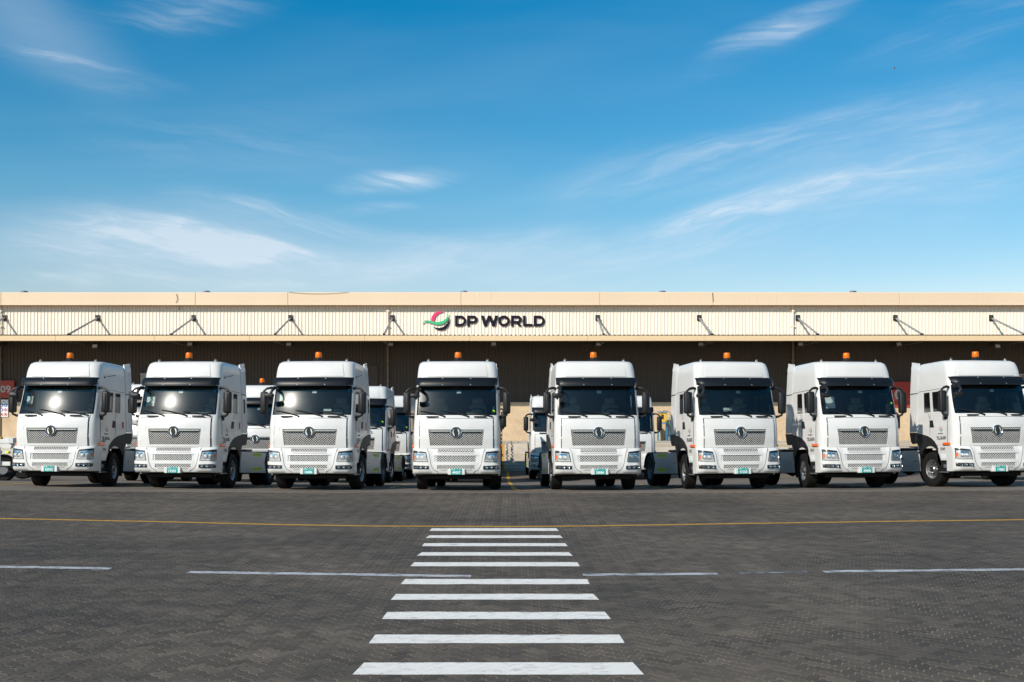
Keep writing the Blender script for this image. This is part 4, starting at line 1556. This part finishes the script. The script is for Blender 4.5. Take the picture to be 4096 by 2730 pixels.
for s_ in (-1, 1):
    hl = [(s_ * 0.79, 0.766), (s_ * 1.222, 0.766), (s_ * 1.222, 1.09), (s_ * 0.845, 1.045)]
    head = P(quad_patch(hl, by, 0.004, 0.01), 'headlight', M['gloss_black'])
    P(quad_patch([(s_ * 0.81, 0.782), (s_ * 1.205, 0.782), (s_ * 1.205, 1.02), (s_ * 0.86, 1.0)], by, 0.008, 0.004), 'headlight_bowl', M['lampchrome'], head)
    P(quad_patch([(s_ * 0.84, 1.005), (s_ * 1.215, 1.02), (s_ * 1.218, 1.085), (s_ * 0.85, 1.042)], by, 0.010, 0.006), 'headlight_brow', M['trim'], head)
    for cx_, cz_, rr in ((0.945, 0.895, 0.075), (1.075, 0.90, 0.068)):
        Mx = Matrix.Translation((s_ * cx_, by(cx_, cz_) - 0.012, cz_)) @ Matrix.Rotation(R(90), 4, 'X')
        P(MB().lathe([(0.0, -0.022), (rr * 0.5, -0.016), (rr * 0.8, -0.004), (rr, 0.008), (rr * 1.05, 0.0)], Mx, 20), 'reflector', M['chrome'], head)
        P(MB().lathe([(0.0, 0.016), (rr * 0.30, 0.010), (rr * 0.42, -0.012)], Mx, 14), 'projector', M['led'], head)
    P(quad_patch([(s_ * 1.175, 0.84), (s_ * 1.212, 0.84), (s_ * 1.212, 0.95), (s_ * 1.175, 0.95)], by, 0.012, 0.006), 'indicator', M['orange'], head)
    b = MB()
    for k in range(7):
        x_ = 0.83 + k * 0.046
        b.lathe([(0.0, 0.012), (0.014, 0.008), (0.017, -0.004)], Matrix.Translation((s_ * x_, by(x_, 0.79) - 0.008, 0.792)) @ Matrix.Rotation(R(90), 4, 'X'), 8)
    P(b, 'daylight_strip', M['led'], head)
    P(quad_patch([(s_ * 0.90, 0.925), (s_ * 1.12, 0.935), (s_ * 1.12, 1.005), (s_ * 0.89, 0.985)], by, 0.009, 0.004), 'inner_bezel', M['chrome'], head)
    P(quad_patch(hl, by, 0.030, 0.004), 'headlight_lens', M['lens'], head)
    fgq = [(s_ * 0.765, 0.556), (s_ * 1.215, 0.556), (s_ * 1.222, 0.672), (s_ * 0.765, 0.655)]
    fog = P(quad_patch(fgq, by, 0.004, 0.01), 'fog_light', M['darkchrome'])
    for cx_ in (0.86, 1.00, 1.12):
        P(MB().lathe([(0.0, -0.006), (0.03, 0.0), (0.043, 0.012), (0.047, 0.0)], Matrix.Translation((s_ * cx_, by(cx_, 0.61) - 0.010, 0.612)) @ Matrix.Rotation(R(90), 4, 'X'), 14), 'fog_reflector', M['chrome'], fog)
    P(quad_patch(fgq, by, 0.026, 0.004), 'fog_lens', M['lens'], fog)
    # side turn signal at the top of the bumper
    b = MB().rbox(1.225, 1.275, 0.34, 0.72, 1.17, 1.255, 0.015, 1)
    if s_ < 0: b.v = [(-x, y, z) for x, y, z in b.v]
    P(b, 'turn_signal', M['orange'])
    # step panel below the door, steps behind the bumper
    b = MB().rbox(1.15, 1.238, 0.50, 1.03, 0.72, 1.165, 0.02, 1)
    if s_ < 0: b.v = [(-x, y, z) for x, y, z in b.v]
    steppan = P(b, 'step_panel', M['white'])
    b = MB().box(1.238, 1.2405, 0.58, 0.86, 0.79, 0.93)
    if s_ < 0: b.v = [(-x, y, z) for x, y, z in b.v]
    P(b, 'notice', M['sticker'], steppan, sharp=None)
    b = MB().rbox(0.95, 1.20, 0.53, 1.0, 0.36, 0.70, 0.02, 1)
    if s_ < 0: b.v = [(-x, y, z) for x, y, z in b.v]
    stepb = P(b, 'step_box', M['black'])
    b = MB().box(1.05, 1.235, 0.545, 0.98, 0.375, 0.405).box(1.19, 1.202, 0.60, 0.80, 0.52, 0.62)
    if s_ < 0: b.v = [(-x, y, z) for x, y, z in b.v]
    P(b, 'step_plate', M['galv'], stepb)

# lower front beam
P(MB().rbox(-1.0, 1.0, 0.40, 0.56, 0.27, 0.40, 0.03, 1), 'front_beam', M['axle'])
# number plate (numbers added for each truck)
PLY = by(0, 0.55) - 0.045
P(MB().rbox(-0.225, 0.255, PLY, 0.06, 0.405, 0.575, 0.01, 1), 'plate_holder', M['white'])
plate = P(MB().rbox(-0.143, 0.173, PLY - 0.010, PLY - 0.001, 0.410, 0.572, 0.004, 1), 'number_plate', M['plate'])

# doors: glass, handle, seams, emblem
DOORS = {}
for s_, sg in ((1, '+'), (-1, '-')):
    w2 = lambda z: cabp(z)[1]
    b = MB()
    rows_ = [1.19, 1.45, 1.65, 1.85, 2.0, 2.12, 2.165]
    ycols = [0.50, 0.75, 1.0, 1.25, 1.46]
    vs, fs = [], []
    for z in rows_:
        for y in ycols:
            yy2 = y if z > 1.35 or y < 1.2 else 1.2 + (y - 1.2) * 0.4
            vs.append((s_ * (w2(z) + 0.006), yy2, z))
    for j in range(len(rows_) - 1):
        for i in range(len(ycols) - 1):
            fs.append((j * 5 + i, j * 5 + i + 1, (j + 1) * 5 + i + 1, (j + 1) * 5 + i))
    door = P(b.add(*thicken(vs, fs, [(-s_ * 0.02, 0, 0)] * len(vs))), 'door', M['white'])
    DOORS[s_] = door
    P(MB().add(*sub(grp['doorglass' + sg], 0.993)), 'door_window', M['side_glass'], door)
    xo = w2(1.85) + 0.008
    hp = [(1.22, 1.72), (1.45, 1.72), (1.45, 1.93), (1.30, 1.93)]
    P(MB().prism(hp, lambda u, v, d, s_=s_: Vector((s_ * d, u, v)), xo - 0.012, xo + 0.012), 'door_handle', M['black'], door)
    em = emblem_mesh(FACE_PX if s_ > 0 else FACE_MX)
    link('door_emblem', em, None, door, (s_ * (w2(1.65) + 0.011), 0.86, 1.655))

# arch trim, rear side fairing, roof fairing
for s_ in (-1, 1):
    inner = [(1.45 + 0.615 * math.cos(R(a)), 0.49 + 0.68 * math.sin(R(a))) for a in range(176, 24, -8)]
    outer_low = [(1.02, 0.72), (1.02, 1.15)]
    outer = [(1.06, 1.17), (1.20, 1.30), (1.38, 1.40), (1.60, 1.47), (1.85, 1.515), (2.19, 1.56)]
    poly = [(0.86, 0.72)] if False else []
    poly = inner[::-1]
    ring = [(y, z) for y, z in inner]
    band = ring + [(2.10, 1.17), (2.19, 1.24)] + outer[::-1] + [(1.035, 1.10), (1.035, 0.70)]
    # drop inner points in front of the step panel
    band = [(max(y, 0.835 if z < 0.7 else 0.835), z) for y, z in band]
    b = MB().prism(band, lambda u, v, d: Vector((s_ * d, u, v)), 1.12, 1.252)
    P(b, 'arch_trim', M['trim'])
    # fairing behind the cab
    rows_ = [1.60, 1.9, 2.3, 2.78, 2.80, 3.0, 3.2, 3.35, 3.48, 3.60, 3.71, 3.79]
    vs, fs = [], []
    for z in rows_:
        zc_ = min(z, 3.62)
        wv = cabp(min(zc_, 3.5))[1] + 0.014 - (0.035 if z > 3.62 else 0)
        for y in (2.215, 2.35, 2.5, 2.66):
            vs.append((s_ * (wv - 0.04 * max(0, y - 2.4)), y + (0.0 if z < 3.62 else 0.02), z - (0.07 * (1 - (y - 2.215) / 0.445) if z > 3.62 else 0)))
    for j in range(len(rows_) - 1):
        if rows_[j] == 2.78:
            continue
        for i in range(3):
            fs.append((j * 4 + i, j * 4 + i + 1, (j + 1) * 4 + i + 1, (j + 1) * 4 + i))
    fair = P(MB().add(*thicken(vs, fs, [(-s_ * 0.04, 0, 0)] * len(vs))), 'side_fairing', M['white'])
    P(MB().rbox(s_ * 1.17 - 0.03, s_ * 1.17 + 0.03, 2.23, 2.60, 2.775, 2.805, 0.004, 1), 'fairing_joint', M['black'], fair)
    low = [(2.215, 1.26), (2.50, 1.24), (2.58, 1.32), (2.655, 1.592), (2.215, 1.585)]
    P(MB().prism(low, lambda u, v, d: Vector((s_ * d, u, v)), 1.16, 1.246), 'fairing_foot', M['trim'], fair)
    if s_ > 0:
        P(MB().rbox(1.20, 1.222, 2.34, 2.46, 2.22, 2.66, 0.008, 1), 'air_slot', M['gloss_black'], fair)
        P(MB().box(1.228, 1.2335, 1.93, 2.02, 1.72, 1.92), 'red_label', M['red_label'], shell, sharp=None)
P(MB().rbox(-1.05, 1.05, 2.203, 2.26, 3.30, 3.64, 0.02, 1), 'roof_rear', M['white'], shell)

# thin dark gaps between the side panels
for s_ in (-1, 1):
    for (ya, za), (yb_, zb) in (((0.62, 2.86), (2.19, 2.83)), ((1.475, 1.50), (1.475, 2.16)), ((0.49, 1.20), (0.49, 2.05)), ((1.50, 2.0), (1.62, 2.16))):
        n_ = 6
        vs, fs = [], []
        for k in range(n_ + 1):
            y, z = ya + (yb_ - ya) * k / n_, za + (zb - za) * k / n_
            L = math.hypot(yb_ - ya, zb - za)
            py_, pz_ = -(zb - za) / L * 0.006, (yb_ - ya) / L * 0.006
            x = s_ * (cabp(z)[1] + (0.0085 if z < 2.165 and y < 1.47 else 0.003))
            vs += [(x, y + py_, z + pz_), (x, y - py_, z - pz_)]
        for k in range(n_):
            fs.append((2 * k, 2 * k + 1, 2 * k + 3, 2 * k + 2))
        P(MB().add(*thicken(vs, fs, [(-s_ * 0.01, 0, 0)] * len(vs))), 'panel_gap', M['gloss_black'], shell, sharp=None)

# mirrors
for s_ in (-1, 1):
    def mx_(b_):
        if s_ < 0: b_.v = [(-x, y, z) for x, y, z in b_.v]
        return b_
    b = MB().rbox(1.32, 1.535, 0.30, 0.48, 2.14, 2.77, 0.055, 3)
    b.rbox(1.36, 1.47, 0.285, 0.32, 2.20, 2.71, 0.03, 2)
    mir = P(mx_(b), 'mirror', M['black'])
    b = MB().tube([(1.14, 0.52, 2.86), (1.24, 0.44, 2.885), (1.36, 0.40, 2.86), (1.44, 0.39, 2.79), (1.45, 0.39, 2.70)], [0.045, 0.038, 0.033, 0.033, 0.035], 8)
    b.tube([(1.44, 0.39, 2.20), (1.42, 0.40, 2.10), (1.33, 0.44, 2.055), (1.20, 0.56, 2.04)], [0.035, 0.033, 0.036, 0.05], 8)
    b.rbox(1.16, 1.25, 0.50, 0.66, 1.93, 2.09, 0.03, 2)
    P(mx_(b), 'mirror_arm', M['black'], mir)
    P(mx_(MB().box(1.35, 1.505, 0.482, 0.488, 2.2, 2.72)), 'mirror_glass', M['chrome'], mir)
# kerb mirror hanging in front of the passenger corner
b = MB().tube([(-1.10, 0.34, 2.88), (-1.06, 0.10, 2.87), (-1.08, -0.02, 2.78), (-1.13, -0.02, 2.68)], [0.05, 0.045, 0.04, 0.04], 8)
b.rbox(-1.30, -1.03, -0.10, 0.06, 2.57, 2.70, 0.05, 2, M=None)
b.tube([(-1.24, 0.0, 2.62), (-1.14, 0.2, 2.56)], 0.03, 6)
P(b, 'kerb_mirror', M['black'])
# aerial
P(MB().tube([(1.14, 0.85, 3.22), (1.17, 1.55, 3.33)], 0.008, 5).rbox(1.12, 1.17, 0.81, 0.89, 3.19, 3.24, 0.01, 1), 'aerial', M['black'])

# cabin: dashboard, wheel, seats, screen stickers
dash = P(MB().rbox(-1.10, 1.10, 0.36, 0.82, 1.70, 2.11, 0.05, 2).rbox(0.25, 0.85, 0.50, 0.86, 1.95, 2.185, 0.05, 2), 'dashboard', M['interior'])
stw = MB()
stw.tube([(0.55 + 0.23 * math.cos(R(a)), 0.92 + 0.13 * math.sin(R(a)), 2.19 + 0.19 * math.sin(R(a)) * 0.75) for a in range(0, 361, 15)], 0.018, 6)
stw.tube([(0.55, 0.92, 2.18), (0.55, 0.78, 2.02)], 0.05, 8)
P(stw, 'steering_wheel', M['gloss_black'], dash)
for x_ in (-0.58, 0.56):
    b = MB().rbox(x_ - 0.26, x_ + 0.26, 1.15, 1.65, 1.65, 1.82, 0.06, 2)
    b.rbox(x_ - 0.26, x_ + 0.26, 1.52, 1.70, 1.78, 2.48, 0.07, 2)
    b.rbox(x_ - 0.16, x_ + 0.16, 1.55, 1.68, 2.46, 2.68, 0.05, 2)
    P(b, 'seat', M['seat'], dash)
P(MB().box(-1.1, 1.1, 0.85, 2.15, 1.38, 1.44), 'cab_floor', M['interior'], dash)


def sticker(x0, x1, z0, z1, m_, par=screen, name='sticker', inside=0.006):
    return P(ngrid(lambda s, z: (x0 + x1) / 2 + s * (x1 - x0) / 2, [z0, z1], 3, fy, -inside, 0.002), name, m_, par, sharp=None)


sticker(0.0, 0.125, 2.72, 2.795, M['sticker'])
sticker(1.01, 1.06, 2.76, 2.83, M['sticker_blue'])

# wheels
def wheel(cx_, cy_, name='wheel', width=0.30, outer=1):
    r0, wv = 0.52, width / 2
    prof = [(0.30, -wv * 0.95), (0.36, -wv * 1.02), (0.44, -wv * 1.0), (0.49, -wv * 0.93)]
    xs_ = np.linspace(-0.85, 0.85, 5)
    tread = []
    edges_ = np.linspace(-0.86, 0.86, 6)
    for i in range(5):
        a_, c_ = edges_[i] + 0.03, edges_[i + 1] - 0.03
        dr = lambda q: r0 - 0.012 * q * q
        tread += [(dr(a_) - 0.018, (a_ - 0.005) * wv), (dr(a_), a_ * wv), (dr(c_), c_ * wv), (dr(c_) - 0.018, (c_ + 0.005) * wv)]
    prof += tread + [(0.49, wv * 0.93), (0.44, wv * 1.0), (0.36, wv * 1.02), (0.30, wv * 0.95)]
    Mx = Matrix.Translation((cx_, cy_, TY0 + r0)) @ Matrix.Rotation(R(90 * outer), 4, 'Y')
    ty = P(MB().lathe(prof, Mx, 40, close=True), name, M['rubber'])
    return ty, Mx


for s_ in (-1, 1):
    ty, Mx = wheel(s_ * 1.075, 1.45, width=0.32, outer=s_)
    b = MB().lathe([(0.302, -0.14), (0.302, 0.135), (0.285, 0.142), (0.262, 0.125), (0.25, 0.05), (0.235, 0.025), (0.20, 0.03), (0.175, 0.045), (0.10, 0.05), (0.10, 0.12), (0.085, 0.135), (0.0, 0.137)], Mx, 32)
    rim = P(b, 'rim', M['alloy'], ty)
    b = MB()
    for k in range(10):
        a_ = 2 * math.pi * k / 10
        b.lathe([(0.024, 0.02), (0.024, 0.075), (0.016, 0.085), (0.0, 0.086)], Mx @ Matrix.Translation((0.165 * math.cos(a_), 0.165 * math.sin(a_), 0.02)), 6)
    b.lathe([(0.07, 0.135), (0.065, 0.155), (0.0, 0.157)], Mx, 12)
    tag(P(b, 'wheel_nuts', M['dark_steel'], ty), kind='stuff')
    for cx_ in (1.075, 0.755):
        ty, Mx = wheel(s_ * cx_, 5.05, width=0.28, outer=s_)
        b = MB().lathe([(0.302, -0.12), (0.302, 0.12), (0.285, 0.125), (0.26, 0.09), (0.245, -0.06), (0.16, -0.075), (0.15, 0.02), (0.10, 0.04), (0.0, 0.042)], Mx, 28)
        P(b, 'rim', M['rear_rim'], ty)
    # black ridged mudguard over the rear wheels
    b = MB()
    n = 26
    prof = []
    for i in range(n + 1):
        a_ = R(172 - 164 * i / n)
        rr = 0.60 + (0.018 if i % 2 else 0.0)
        prof.append((5.05 + rr * math.cos(a_), TY0 + 0.50 + (rr) * math.sin(a_)))
    inn = [(5.05 + 0.57 * math.cos(R(172 - 164 * i / n)), TY0 + 0.50 + 0.57 * math.sin(R(172 - 164 * i / n))) for i in range(n + 1)]
    b.prism(prof + inn[::-1], lambda u, v, d: Vector((s_ * d, u, v)), 0.58, 1.235)
    P(b, 'mudguard', M['trim'])
    # side skirt with lime chevron labels
    sk = [(2.12, 0.40), (4.55, 0.36), (4.36, 0.70), (4.46, 0.88), (4.56, 1.02), (2.20, 1.04), (2.16, 0.85)]
    b = MB().prism(sk, lambda u, v, d: Vector((s_ * d, u, v)), 1.19, 1.225)
    skirt = P(b, 'side_skirt', M['skirt'])
    for zc_ in (0.95, 0.50):
        b = MB().box(s_ * 1.2255, s_ * 1.2285, 3.22, 4.06, zc_ - 0.06, zc_ + 0.06)
        lab = P(b, 'chevron_label', M['lime'], skirt, sharp=None)
        b = MB()
        for k in range(7):
            yc_ = 3.28 + k * 0.12
            if k == 3:
                b.prism([(yc_ - 0.035, zc_), (yc_, zc_ + 0.035), (yc_ + 0.035, zc_), (yc_, zc_ - 0.035)], lambda u, v, d: Vector((s_ * d, u, v)), 1.229, 1.2305)
                continue
            dr = 1 if k < 3 else -1
            b.prism([(yc_ - 0.035 * dr, zc_), (yc_ + 0.01 * dr, zc_ + 0.042), (yc_ + 0.045 * dr, zc_ + 0.042), (yc_ + 0.0 * dr, zc_), (yc_ + 0.045 * dr, zc_ - 0.042), (yc_ + 0.01 * dr, zc_ - 0.042)],
                    lambda u, v, d: Vector((s_ * d, u, v)), 1.229, 1.2305)
        P(b, 'chevrons', M['letter'], lab, sharp=None)
    for y_ in (2.36, 4.25):
        P(MB().box(s_ * 1.2255, s_ * 1.235, y_, y_ + 0.06, 0.69, 0.735), 'side_marker', M['orange'], skirt)
    P(MB().rbox(s_ * 0.85 - 0.28, s_ * 0.85 + 0.28, 2.3, 4.2, 0.36, 0.98, 0.06, 2), 'fuel_tank', M['axle'])
    P(MB().box(s_ * 1.0 - 0.18, s_ * 1.0 + 0.18, 2.07, 2.09, 0.25, 1.15), 'mud_flap', M['rubber'])

b = MB()
for s_ in (-1, 1):
    b.box(s_ * 0.42 - 0.04, s_ * 0.42 + 0.04, 0.4, 5.95, 0.78, 1.02)
for y_ in (1.2, 2.6, 3.6, 4.5, 5.85):
    b.box(-0.38, 0.38, y_, y_ + 0.10, 0.80, 0.98)
P(b, 'chassis_frame', M['axle'])
for y_ in (1.45, 5.05):
    P(MB().tube([(-0.9, y_, 0.44), (-0.3, y_, 0.44), (0, y_, 0.42), (0.3, y_, 0.44), (0.9, y_, 0.44)], [0.06, 0.08, 0.2 if y_ > 3 else 0.08, 0.08, 0.06], 10), 'axle', M['axle'])
P(MB().rbox(-0.5, 0.5, 0.55, 1.9, 0.45, 1.05, 0.05, 1), 'engine', M['axle'])
P(MB().rbox(-0.45, 0.45, 4.75, 5.45, 1.06, 1.14, 0.03, 1).box(-0.4, 0.4, 4.85, 5.3, 1.021, 1.06), 'fifth_wheel', M['dark_steel'])
P(MB().tube([(-0.7, 3.2, 1.14), (-0.7, 3.7, 1.16), (0.7, 3.7, 1.16), (0.7, 3.2, 1.14)], 0.02, 6).box(-0.38, 0.38, 2.9, 4.4, 1.03, 1.05), 'catwalk', M['dark_steel'])


def place(o, px=None, d=None, X=None, yaw=0.0, pitch=True):
    x = (px - 2048) / FPX * d if X is None else X
    yw = R(yaw)
    ax = (x - math.sin(yw) * 1.45, d + math.cos(yw) * 1.45)
    rx = (x - math.sin(yw) * 5.05, d + math.cos(yw) * 5.05)
    za, zr = float(gz(*ax)), float(gz(*rx))
    ph = math.atan2(zr - za, 3.6)
    z0 = za - 1.45 * math.tan(ph) - TY0
    o.location = (x, d, z0)
    o.rotation_mode = 'XYZ'
    o.rotation_euler = (ph, 0, yw)
    return o


ROWF = [  # logo px, distance, yaw, plate, fleet number, label
    (201, 30.5, -4.5, '55915', '061', 'white tractor truck with plate 55915, leftmost in the front row'),
    (692, 30.1, -5.2, '17333', '058', 'white tractor truck with plate 17333, second from the left in the front row'),
    (1235, 29.7, -3.4, '16086', '040', 'white tractor truck with plate 16086, third from the left in the front row'),
    (1824, 29.6, 0.0, '49057', None, 'white tractor truck with plate 49057, just left of the steps in the front row'),
    (2396, 29.6, 3.4, '28086', None, 'white tractor truck with plate 28086, just right of the steps in the front row'),
    (2966, 29.9, 9.0, '47258', '052', 'white tractor truck with plate 47258 and paper on its dashboard, third from the right'),
    (3460, 30.2, 8.5, '49090', '076', 'white tractor truck with plate 49090, second from the right in the front row'),
    (3993, 30.2, 7.5, '17865', '049', 'white tractor truck with plate 17865, rightmost in the front row'),
]
ROWB = [  # X, distance, yaw, label
    (-13.8, 39.6, 0, 'white tractor truck almost hidden behind the gap between the two leftmost trucks'),
    (-9.70, 39.6, 0, 'white tractor truck with beacon showing between the second and third front trucks'),
    (-5.98, 39.7, -1.5, 'nearer of two white tractor trucks seen between the third and fourth front trucks'),
    (-5.70, 46.2, -1.0, 'farther of two white tractor trucks seen between the third and fourth front trucks'),
    (-1.76, 41.0, 0, 'white tractor truck hidden behind the one with plate 49057 except for its mirror'),
    (-1.95, 48.4, 0, 'white tractor truck standing behind the one with plate 49057 and shading the concrete steps'),
    (2.06, 46.2, 2.0, 'white tractor truck partly in shade beside the concrete steps'),
    (5.12, 46.2, 0.5, 'white tractor truck in front of the yellow control box'),
    (15.6, 46.0, 0, 'white tractor truck hidden behind the second truck from the right except for its mirror'),
    (19.7, 39.6, 1.0, 'white tractor truck cut off by the right edge behind the rightmost truck'),
]
tag(truck, cat='truck', group='white tractor trucks parked in rows')
roots = [truck]
for _ in range(len(ROWF) + len(ROWB) - 1):
    roots.append(copy_tree(truck))


def child(o, stem_):
    for c in o.children:
        if c.name.split('.')[0] == stem_:
            yield c


for (px, d, yaw, num, fleet, lab), o in zip(ROWF, roots):
    place(o, px, d, yaw=yaw)
    o['label'] = lab
    pl = next(child(o, 'number_plate'))
    yb = PLY - 0.0115
    me = text_mesh(num, 0.095, 0.0022, 0.0008, 0.98, Matrix.Translation((0.015, yb, 0.462)) @ FACE_CAM)
    link('plate_number', me, M['plate_white'], pl)
    me = text_mesh('DUBAI', 0.034, 0.0005, 0.0008, 1.0, Matrix.Translation((-0.072, yb, 0.545)) @ FACE_CAM)
    b = MB().add([tuple(v.co) for v in me.vertices], [tuple(p.vertices) for p in me.polygons])
    lp = [(0.05, 0.538), (0.07, 0.530), (0.075, 0.545), (0.09, 0.536), (0.10, 0.548), (0.115, 0.536), (0.13, 0.548), (0.145, 0.538)]
    b.tube([(u, yb, v) for u, v in lp], 0.0035, 4)
    tag(P(b, 'plate_heading', M['plate_white'], pl, sharp=None), kind='stuff')
    for dr in child(o, 'door'):
        s_ = 1 if dr.data.vertices[0].co.x > 0 else -1
        FM = FACE_PX if s_ > 0 else FACE_MX
        wv = cabp(1.4)[1] + 0.0115
        if fleet:
            me = text_mesh('TKL-00-' + fleet, 0.145, 0.003, 0.0, 0.72, Matrix.Translation((s_ * wv, 0.82, 1.385)) @ FM)
            link('fleet_number', me, M['letter'], dr)
            me = text_mesh('DF' + fleet, 0.125, 0.003, 0.0, 0.75, FM)
            for sp_ in child(o, 'step_panel'):
                if sp_.data.vertices[0].co.x * s_ > 0:
                    link('unit_number', me, M['letter'], sp_, (s_ * 1.2395, 0.76, 1.06))
    if fleet in ('061', '058', '040'):
        for dr in child(o, 'door'):
            if dr.data.vertices[0].co.x > 0:
                P(MB().box(wv - 0.001, wv + 0.001, 0.56, 0.80, 1.285, 1.325), 'model_strip', M['letter'], dr, sharp=None)

scr = [next(child(o, 'windscreen')) for o in roots]
sticker(1.03, 1.075, 2.27, 2.35, M['sticker'], scr[3])


def round_sticker(x, z, r_, par):
    b_ = MB().lathe([(0, 0.001), (r_, 0.001), (r_, -0.001)], Matrix.Translation((x, fy(x, z) + 0.006, z)) @ Matrix.Rotation(R(90), 4, 'X'), 16)
    P(b_, 'green_sticker', M['sticker_green'], par, sharp=None)


round_sticker(1.045, 2.20, 0.045, scr[3])
round_sticker(1.03, 2.42, 0.04, scr[6])
for i_ in (10, 11):
    round_sticker(1.02, 2.27, 0.045, scr[i_])
for i_, (x0, x1, z0, z1) in ((0, (-0.98, -0.78, 2.38, 2.62)), (1, (-1.0, -0.74, 2.34, 2.62)), (2, (-0.98, -0.84, 2.50, 2.72)), (6, (-0.98, -0.72, 2.28, 2.62))):
    sticker(x0, x1, z0, z1, M['sticker_white' if False else 'plate_white'], scr[i_], 'paper', inside=0.05)
sticker(-0.42, -0.16, 2.20, 2.30, M['plate_white'], scr[5], 'paper', inside=0.05)
sticker(0.36, 0.58, 2.20, 2.26, M['sticker'], scr[2], 'paper', inside=0.02)

for (X, d, yaw, lab), o in zip(ROWB, roots[len(ROWF):]):
    place(o, None, d, X=X, yaw=yaw)
    o['label'] = lab
for i_ in (10, 11):
    me = text_mesh('KL', 0.13, 0.004, 0.002, 1.2, FACE_CAM)
    link('bonnet_letters', me, M['letter'], next(child(roots[i_], 'bonnet_panel')), (0.62, fy(0.62, 1.87) - 0.046, 1.87))

# front wheels left a little turned on some trucks
for i_, ang in ((0, 9), (1, 3), (2, -4), (3, 5), (5, -7), (6, -4), (7, 6), (9, 4), (10, -5)):
    for c in child(roots[i_], 'wheel'):
        co = c.data.vertices[0].co
        if co.y < 3:
            pv = Vector((math.copysign(1.075, co.x), 1.45, 0))
            c.rotation_euler = (0, 0, R(ang))
            c.location = pv - Matrix.Rotation(R(ang), 3, 'Z') @ pv

# skeletal trailer cut off by the left edge
tr = empty('trailer', (-19.75, 38.0, float(gz(-18, 38))))
tag(tr, 'white skeletal container trailer at the left edge beside the leftmost truck', 'trailer')
P(MB().rbox(-6, 1.70, -0.12, 0.12, 1.34, 1.50, 0.02, 1).rbox(-6, 1.70, 2.2, 2.4, 1.34, 1.50, 0.02, 1), 'main_beam', M['trailer'], tr)
P(MB().box(1.60, 1.78, -0.2, 2.5, 1.36, 1.54), 'cross_beam', M['trailer'], tr)
P(MB().prism([(1.0, 1.34), (1.75, 1.34), (1.62, 1.16), (1.3, 1.20)], lambda u, v, d_: Vector((u, d_, v)), -0.1, 0.1), 'gusset', M['trailer'], tr)
P(MB().tube([(-6, -0.35, 1.36), (1.12, -0.35, 1.36), (1.30, -0.35, 1.30), (1.37, -0.35, 1.15), (1.37, -0.35, 0.62)], 0.05, 8), 'guard_pipe', M['trailer'], tr)
P(MB().box(-6, 1.74, -0.32, -0.28, 0.99, 1.09), 'guard_rail', M['trailer'], tr)
P(MB().box(-6, 1.74, -0.32, -0.28, 0.56, 0.70), 'guard_rail', M['trailer'], tr)
P(MB().tube([(1.33, -0.27, 0.66), (0.75, -0.27, 1.03)], 0.04, 6), 'brace', M['trailer'], tr)
P(MB().rbox(1.62, 1.72, -0.40, -0.325, 1.0, 1.08, 0.01, 1), 'side_lamp', M['lime'], tr)
for y_ in (0.35, 2.0):
    for x_ in (1.15, -0.3):
        t_ = MB().lathe([(0.28, -0.14), (0.36, -0.15), (0.47, -0.14), (0.50, -0.10), (0.50, 0.10), (0.47, 0.14), (0.36, 0.15), (0.28, 0.14)], Matrix.Translation((x_, y_, 0.44)) @ Matrix.Rotation(R(90), 4, 'X'), 28, close=True)
        ty = P(t_, 'wheel', M['rubber'], tr)
        P(MB().lathe([(0.285, 0.1), (0.26, 0.13), (0.2, 0.06), (0.0, 0.06)], Matrix.Translation((x_, y_, 0.44)) @ Matrix.Rotation(R(90), 4, 'X'), 20), 'rim', M['rear_rim'], ty)
P(MB().rbox(0.9, 1.3, -0.1, 0.1, 1.505, 1.58, 0.02, 1), 'twist_lock', M['box_yellow'], tr)
